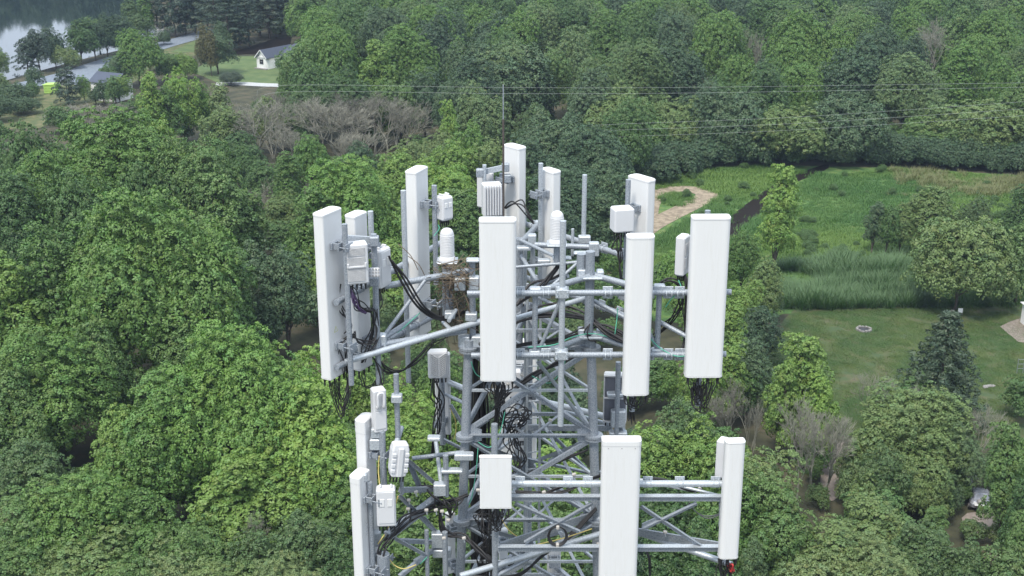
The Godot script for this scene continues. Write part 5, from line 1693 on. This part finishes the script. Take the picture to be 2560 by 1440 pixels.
	# far woods beyond the wires
	for t in [[1810, 22, 160, 21, "m"], [2010, 26, 210, 23, "m"], [2085, 65, 140, 20, "m"], [1590, 96, 200, 19, "o"], [1425, 62, 150, 20, "s"], [1510, 22, 150, 20, "m"], [1480, 165, 140, 17, "k"], [1540, 212, 220, 18, "o"], [1600, 290, 220, 16, "d"], [1705, 232, 200, 17, "o"], [1765, 195, 150, 17, "k"], [1835, 222, 210, 17, "k"], [1920, 150, 160, 18, "d"], [1965, 252, 230, 17, "o"], [2120, 232, 210, 17, "k"], [2000, 330, 150, 13, "d"], [2285, 132, 220, 18, "s"], [2200, 62, 170, 19, "k"], [2275, 72, 130, 19, "k"], [2400, 112, 115, 17, "b", "tall"], [2512, 132, 105, 16, "b"], [2500, 22, 160, 20, "m"], [2450, 252, 250, 17, "o"], [2350, 290, 220, 16, "d"], [2545, 330, 150, 15, "o"], [2500, 345, 180, 13, "m"], [2260, 335, 190, 14, "k"], [2165, 350, 170, 12, "k"], [2555, 175, 120, 16, "d"], [1680, 330, 180, 13, "k"], [1780, 330, 180, 13, "k"], [1880, 330, 170, 13, "k"], [2080, 335, 160, 12, "k"], [2400, 350, 160, 12, "d"]]:
		far_tree(t)
	for t in [[1020, 58, 190, 20, "m"], [930, 102, 110, 18, "m"], [1250, 100, 200, 19, "s"], [1180, 90, 150, 19, "k"], [1350, 4, 170, 21, "s"], [1300, 25, 150, 20, "m"], [1080, 22, 150, 20, "k"], [1190, 145, 170, 18, "k"], [1280, 112, 260, 18, "k"], [1375, 115, 120, 17, "d"], [1150, 185, 150, 17, "k"], [960, 5, 140, 21, "k"], [1430, 5, 150, 21, "d"], [800, 22, 150, 20, "m"], [745, 92, 120, 18, "d"], [835, 70, 150, 20, "m"], [885, 5, 150, 20, "d"], [770, 150, 150, 16, "d"], [870, 160, 150, 16, "d"], [1690, 20, 130, 20, "k"], [1610, 10, 120, 20, "d"], [2130, 20, 120, 20, "d"], [2400, 15, 110, 20, "d"], [1060, 170, 140, 15, "k"], [1000, 190, 130, 14, "d"]]:
		far_tree(t)
	for t in [[2345, 60, 100, 17, "x", "dead"], [2400, 30, 140, 18, "x", "dead"], [1730, 75, 90, 15, "x", "dead"], [1890, 60, 80, 17, "x", "dead"], [1745, 110, 80, 13, "x", "dead"]]:
		tree(t[0], t[1], t[2], t[3], t[4], t[5])
	# lakeside
	for t in [[440, 92, 80, 21, "p", "pine"], [395, 88, 70, 17, "p", "pine"], [490, 84, 90, 22, "p", "pine"], [545, 112, 90, 22, "p", "pine"], [600, 108, 90, 23, "p", "pine"], [650, 92, 90, 23, "p", "pine"], [700, 84, 90, 24, "p", "pine"], [745, 86, 80, 22, "p", "pine"], [625, 118, 70, 17, "p", "pine"], [675, 98, 80, 19, "p", "pine"], [575, 128, 90, 19, "p", "pine"], [720, 88, 70, 16, "p", "pine"], [520, 84, 80, 17, "p", "pine"], [465, 86, 70, 15, "p", "pine"], [600, 122, 60, 12, "p", "pine"], [650, 70, 90, 22, "p", "pine"], [580, 70, 90, 22, "p", "pine"], [770, 70, 90, 22, "p", "pine"], [370, 92, 50, 13, "b", "tall"], [335, 98, 60, 12, "o"], [555, 135, 50, 9, "k"], [690, 95, 40, 6, "o"]]:
		tree_on(t[0], t[1], t[2], t[3], t[4], t[5] if t.size() > 5 else "")
	for t in [[-5, 200, 60, 9, "o"], [70, 180, 60, 9, "p", "pine"], [100, 178, 70, 11, "p"], [165, 172, 75, 6, "s"], [140, 168, 70, 11, "k"], [205, 160, 90, 12, "d"], [240, 152, 80, 11, "k"], [270, 142, 80, 12, "k"], [310, 135, 80, 11, "k"], [345, 122, 80, 10, "o"], [250, 120, 70, 9, "d"], [420, 205, 60, 7, "d"], [465, 200, 70, 7, "m"], [530, 190, 62, 14, "r", "feathery"], [545, 185, 90, 10, "k"], [578, 212, 60, 3.5, "p"], [88, 222, 45, 5, "k"], [172, 262, 66, 9, "p", "pine"], [262, 268, 46, 6, "k"], [292, 270, 50, 7, "d"], [80, 242, 30, 4, "k"], [35, 268, 90, 6, "k"], [84, 252, 40, 4, "d"], [60, 285, 80, 4, "k"], [-10, 245, 70, 6, "o"], [212, 256, 40, 6, "m"], [305, 222, 80, 9, "k"], [350, 215, 120, 14, "m"], [270, 240, 50, 7, "d"], [0, 305, 80, 6, "k"], [300, 262, 70, 7, "m"], [240, 262, 40, 4, "k"], [410, 112, 36, 4, "k"], [430, 180, 60, 5, "d"], [390, 175, 60, 7, "d"]]:
		tree_on(t[0], t[1], t[2], t[3], t[4], t[5] if t.size() > 5 else "")
	for t in [[375, 182, 75, 15, "b"], [455, 168, 100, 15, "b"], [420, 215, 80, 12, "m"], [545, 208, 70, 12, "s"], [495, 200, 80, 12, "b"], [715, 195, 70, 8, "d"]]:
		tree(t[0], t[1], t[2], t[3], t[4])
	for t in [[2384, 1285, 50, 3.0, "k"], [2405, 1262, 50, 3.0, "d"], [2430, 1356, 70, 2.2, "o"], [2490, 1362, 60, 2.4, "s"], [2045, 1275, 60, 2.5, "o"], [2110, 1262, 60, 3.0, "s"], [2150, 1225, 70, 3.5, "o"], [2030, 1210, 50, 3.0, "d"], [1930, 985, 60, 3.0, "d"], [1900, 960, 60, 3.5, "k"], [1945, 1050, 60, 3.0, "d"], [1610, 900, 80, 4.0, "d"], [1640, 960, 80, 4.0, "k"]]:
		tree_on(t[0], t[1], t[2], t[3], t[4], "small")
	fill()
	name_trees()

func fill() -> void:
	var r := RandomNumberGenerator.new()
	r.seed = 7001
	var under := []
	var lots := {}
	var d := 78.0
	while d < 520.0:
		var step := 8.5 if d < 150.0 else 10.5 if d < 240.0 else 14.0
		var half := d * 0.64 + 10.0
		var x := -half
		while x < half:
			var p := Vector3(x + r.randf_range(-0.35, 0.35) * step, 0, -d + r.randf_range(-0.35, 0.35) * step)
			x += step
			var q := to_photo(p)
			var q2 := to_photo(p + Vector3(0, 3, 0))
			if inside(q) or inside(q2):
				continue
			if r.randf() < 0.9:
				var sc := r.randf_range(0.5, 1.0)
				under.append(Transform3D(Basis(Vector3.UP, r.randf() * TAU).scaled(Vector3(sc * 1.3, sc, sc * 1.3)), p + Vector3(r.randf_range(-3, 3), 0, r.randf_range(-3, 3))))
			var h := r.randf_range(5.0, 8.5) if d < 150.0 else r.randf_range(7.0, 11.0) if d < 225.0 else r.randf_range(14.0, 20.0)
			var w := h * r.randf_range(0.62, 0.85)
			var close := false
			for t in planted:
				if Vector2(t[0].x - p.x, t[0].z - p.z).length() < (t[1] + w / 2) * (0.8 if d < 240.0 else 0.66):
					close = true
					break
			if close:
				continue
			var hit := inside(to_photo(p + Vector3(0, h, 0))) or inside(to_photo(p + Vector3(w * 0.35, h * 0.75, 0))) or inside(to_photo(p + Vector3(-w * 0.35, h * 0.75, 0))) or inside(to_photo(p + Vector3(0, h * 0.5, 0))) or inside(to_photo(p + Vector3(-w * 0.5, h * 0.5, 0))) or inside(to_photo(p + Vector3(w * 0.5, h * 0.5, 0)))
			if hit:
				continue
			var top := to_photo(p + Vector3(0, h, 0))
			if top.y < -130.0:
				continue
			var pick := r.randf()
			var tone := "m" if pick < 0.34 else "d" if pick < 0.62 else "k" if pick < 0.78 else "o" if pick < 0.92 else "s"
			var shape := "big" if w > 10.5 else "round"
			var which := r.randi() % 3
			var proto: Dictionary = kinds[shape][which]
			var key := "%s|%d|%s" % [shape, which, tone]
			if not lots.has(key):
				lots[key] = []
			lots[key].append(Transform3D(Basis(Vector3.UP, r.randf() * TAU).scaled(Vector3(w / proto.w, h / proto.h, w / proto.w)), p))
			planted.append([p, w / 2, null, tone, shape])
		d += step
	var woods_mass := Node3D.new()
	woods_mass.name = "woodland_mass"
	add_child(woods_mass)
	woods_mass.set_meta("kind", "stuff")
	tag(woods_mass, "mass of further trees filling in the woods between the nearer crowns", "woods")
	for key in lots:
		var bits: PackedStringArray = key.split("|")
		var mm := MultiMesh.new()
		mm.transform_format = MultiMesh.TRANSFORM_3D
		mm.mesh = kinds[bits[0]][int(bits[1])].crown
		mm.instance_count = lots[key].size()
		for i in lots[key].size():
			mm.set_instance_transform(i, lots[key][i])
		var o := MultiMeshInstance3D.new()
		o.name = "crowns"
		o.multimesh = mm
		o.material_override = M["leaf_" + TONES[bits[2]][0]]
		woods_mass.add_child(o, true)
		o.set_meta("kind", "stuff")
	scatter("undergrowth", kinds["small"][0].crown, M["leaf_deep"], under, "dark green undergrowth filling the forest floor between trunks")
	var edge := []
	var line := curve([ground(1600, 470), ground(1640, 444), ground(1760, 422), ground(1900, 410), ground(2060, 408), ground(2240, 415), ground(2420, 424), ground(2640, 438)], 40)
	for p in line:
		for q in 2:
			if r.randf() < 0.4:
				continue
			var sc := r.randf_range(0.3, 1.05)
			edge.append(Transform3D(Basis(Vector3.UP, r.randf() * TAU).scaled(Vector3(sc * 1.2, sc, sc * 1.2)), p + Vector3(r.randfn() * 1.5, 0, -r.randf_range(-1.0, 5.5))))
	scatter("edge_shrubs", kinds["small"][1].crown, M["leaf_blue"], edge, "low shrubs closing the edge of the far woods along the meadow")
	# far shore of the lake, seen as the dark reflection in the water
	var shore := []
	for i in 160:
		var p := Vector3(-420.0 + (i % 80) * 4.6, 0, -556.0 - r.randf() * 14.0 - (i / 80) * 14.0)
		var sc := r.randf_range(0.9, 1.3)
		shore.append(Transform3D(Basis(Vector3.UP, r.randf() * TAU).scaled(Vector3.ONE * sc), p))
	scatter("far_shore_woods", kinds["big"][0].crown, M["leaf_blue"], shore, "dark woods on the lake's far shore, mirrored in the water")

func grasses() -> void:
	var r := RandomNumberGenerator.new()
	r.seed = 515
	var meadow := PackedVector2Array()
	for p in [[1560, 650], [1620, 500], [1645, 450], [1760, 428], [1900, 414], [1960, 420], [2090, 440], [2240, 424], [2600, 446], [2620, 610], [2590, 765], [2000, 775], [1860, 760], [1700, 700]]:
		meadow.append(Vector2(p[0], p[1]))
	var bare: Array[PackedVector2Array] = []
	for o in [[[1905, 476], [2060, 408], [2076, 408], [2076, 424], [2000, 456], [1946, 490], [1904, 538], [1834, 606], [1790, 662], [1756, 642], [1814, 550]], [[1470, 720], [1560, 618], [1605, 580], [1595, 520], [1640, 474], [1735, 464], [1795, 488], [1745, 534], [1640, 600], [1510, 725]]]:
		var poly := PackedVector2Array()
		for p in o:
			poly.append(Vector2(p[0], p[1]))
		bare.append(poly)
	var grass := []
	var straw := []
	var reed := []
	var tint := []
	var clump := []
	var n := FastNoiseLite.new()
	n.seed = 3
	n.frequency = 0.045
	for i in 60000:
		var p := Vector3(r.randf_range(15, 110), 0, -r.randf_range(150, 262))
		var q := to_photo(p)
		if not Geometry2D.is_point_in_polygon(q, meadow):
			continue
		var raw := q
		q += Vector2(18.0 * n.get_noise_2d(p.x * 6.0, p.z * 6.0) + r.randfn() * 5.0, 7.0 * n.get_noise_2d(p.z * 6.0, p.x * 6.0) + r.randfn() * 2.0)
		if Geometry2D.is_point_in_polygon(q, bare[0]) or Geometry2D.is_point_in_polygon(raw, bare[1]) and not (Vector2((raw.x - 1692.0) / 44.0, (raw.y - 499.0) / 17.0).length() < 1.0):
			continue
		var v := n.get_noise_2d(p.x, p.z)
		var sc := r.randf_range(0.7, 1.3) * (1.0 + 0.7 * v)
		var b := Basis(Vector3.UP, r.randf() * TAU).scaled(Vector3(1.2, 1, 1.2) * sc)
		if q.y > 665 + 26.0 * n.get_noise_2d(p.x * 3.0, 9.0) and q.x > 1935 and q.x < 2280 + (q.y - 655) * 0.6 and (v > -0.28 or q.y > 720):
			if r.randf() < 0.75:
				reed.append(Transform3D(b.scaled(Vector3.ONE * r.randf_range(0.55, 1.1)), p))
		elif q.y > 432 and q.y < 492 and q.x > 2230 and v + r.randf_range(-0.7, 0.5) > 0.22:
			straw.append(Transform3D(b, p))
		elif r.randf() < 0.72:
			grass.append(Transform3D(b, p))
			var u := clampf(0.5 + 1.3 * n.get_noise_2d(p.x * 0.7 + 300.0, p.z * 0.7) + r.randf_range(-0.2, 0.2), 0.0, 1.0)
			tint.append(Color(0.72, 0.82, 0.8).lerp(Color(1.55, 1.22, 1.15), u))
		if v > 0.05 and r.randf() < 0.035 and q.y > 545 and q.x > 1980 or q.y < 560 and r.randf() < 0.004:
			clump.append(Transform3D(Basis(Vector3.UP, r.randf() * TAU).scaled(Vector3(0.42, 0.26, 0.42) * r.randf_range(0.4, 1.1)), p))
	var turf := []
	var turf_tint := []
	var lawn := PackedVector2Array()
	for p in [[1985, 782], [2150, 775], [2400, 768], [2570, 758], [2600, 1000], [2480, 1090], [2000, 1080], [1900, 1000], [1925, 880]]:
		lawn.append(Vector2(p[0], p[1]))
	for i in 34000:
		var p := Vector3(r.randf_range(18, 66), 0.08, -r.randf_range(122, 165))
		if not Geometry2D.is_point_in_polygon(to_photo(p), lawn):
			continue
		var v := n.get_noise_2d(p.x * 2.2 + 50.0, p.z * 2.2) + 0.5 * n.get_noise_2d(p.x * 8.0, p.z * 8.0)
		if v < -0.35 or r.randf() < 0.25:
			continue
		turf.append(Transform3D(Basis(Vector3.UP, r.randf() * TAU).scaled(Vector3(1, r.randf_range(0.5, 1.2), 1)), p))
		turf_tint.append(Color(0.62, 0.66, 0.62).lerp(Color(1.25, 0.84, 0.95), clampf(0.5 - v * 1.3 + r.randf_range(-0.25, 0.25), 0.0, 1.0)))
	scatter("lawn_grass", tuft(4, 26, 0.09, 0.3, 0.03), M["grass_blade"], turf, "short patchy turf of the lawn round the fire pit", turf_tint)
	scatter("meadow_grass", tuft(1, 34, 0.45, 0.32, 0.035), M["grass_blade"], grass, "tall green grass covering the meadow beside the creek", tint)
	scatter("dry_grass", tuft(2, 30, 0.85, 0.28, 0.03), M["straw"], straw, "pale dry grass band at the meadow's far right edge")
	scatter("reeds", tuft(3, 40, 1.9, 0.32, 0.04), M["reed"], reed, "bluish green reeds between meadow and lawn")
	scatter("meadow_shrubs", kinds["small"][1].crown, M["leaf_deep"], clump, "dark low shrubs dotted through the meadow")

func _ready() -> void:
	var cam := Camera3D.new()
	cam.name = "camera"
	add_child(cam)
	cam.position = Vector3(0, EYE, 0)
	cam.rotation.x = -PITCH
	cam.fov = rad_to_deg(2.0 * atan(720.0 / FOCAL))
	cam.near = 0.1
	cam.far = 8000.0
	cam.current = true
	var sky_mat := ProceduralSkyMaterial.new()
	sky_mat.sky_top_color = Color(0.93, 0.97, 1.0)
	sky_mat.sky_horizon_color = Color(0.77, 0.82, 0.89)
	sky_mat.sky_curve = 0.5
	sky_mat.ground_bottom_color = Color(0.16, 0.19, 0.15)
	sky_mat.ground_horizon_color = Color(0.5, 0.55, 0.58)
	sky_mat.sun_angle_max = 1.0
	var sky := Sky.new()
	sky.sky_material = sky_mat
	var env := Environment.new()
	env.background_mode = Environment.BG_SKY
	env.sky = sky
	env.background_energy_multiplier = 0.72
	env.tonemap_mode = Environment.TONE_MAPPER_LINEAR
	env.tonemap_exposure = 2.55
	env.sdfgi_enabled = true
	env.ssao_enabled = true
	env.ssil_enabled = true
	env.fog_enabled = true
	env.fog_density = 0.00013
	env.fog_light_color = Color(0.72, 0.80, 0.92)
	var we := WorldEnvironment.new()
	we.name = "environment"
	we.environment = env
	add_child(we)
	var sun := DirectionalLight3D.new()
	sun.name = "sun"
	sun.light_energy = 0.5
	sun.light_color = Color(1.0, 0.97, 0.915)
	sun.light_angular_distance = 14.0
	sun.shadow_enabled = true
	add_child(sun)
	sun.look_at_from_position(Vector3.ZERO, Vector3(0.24, -0.86, -0.44), Vector3.UP)

	materials()
	land()
	woods()
	grasses()
	house()
	box_house()
	yard_things()
	wires()
	equipment()
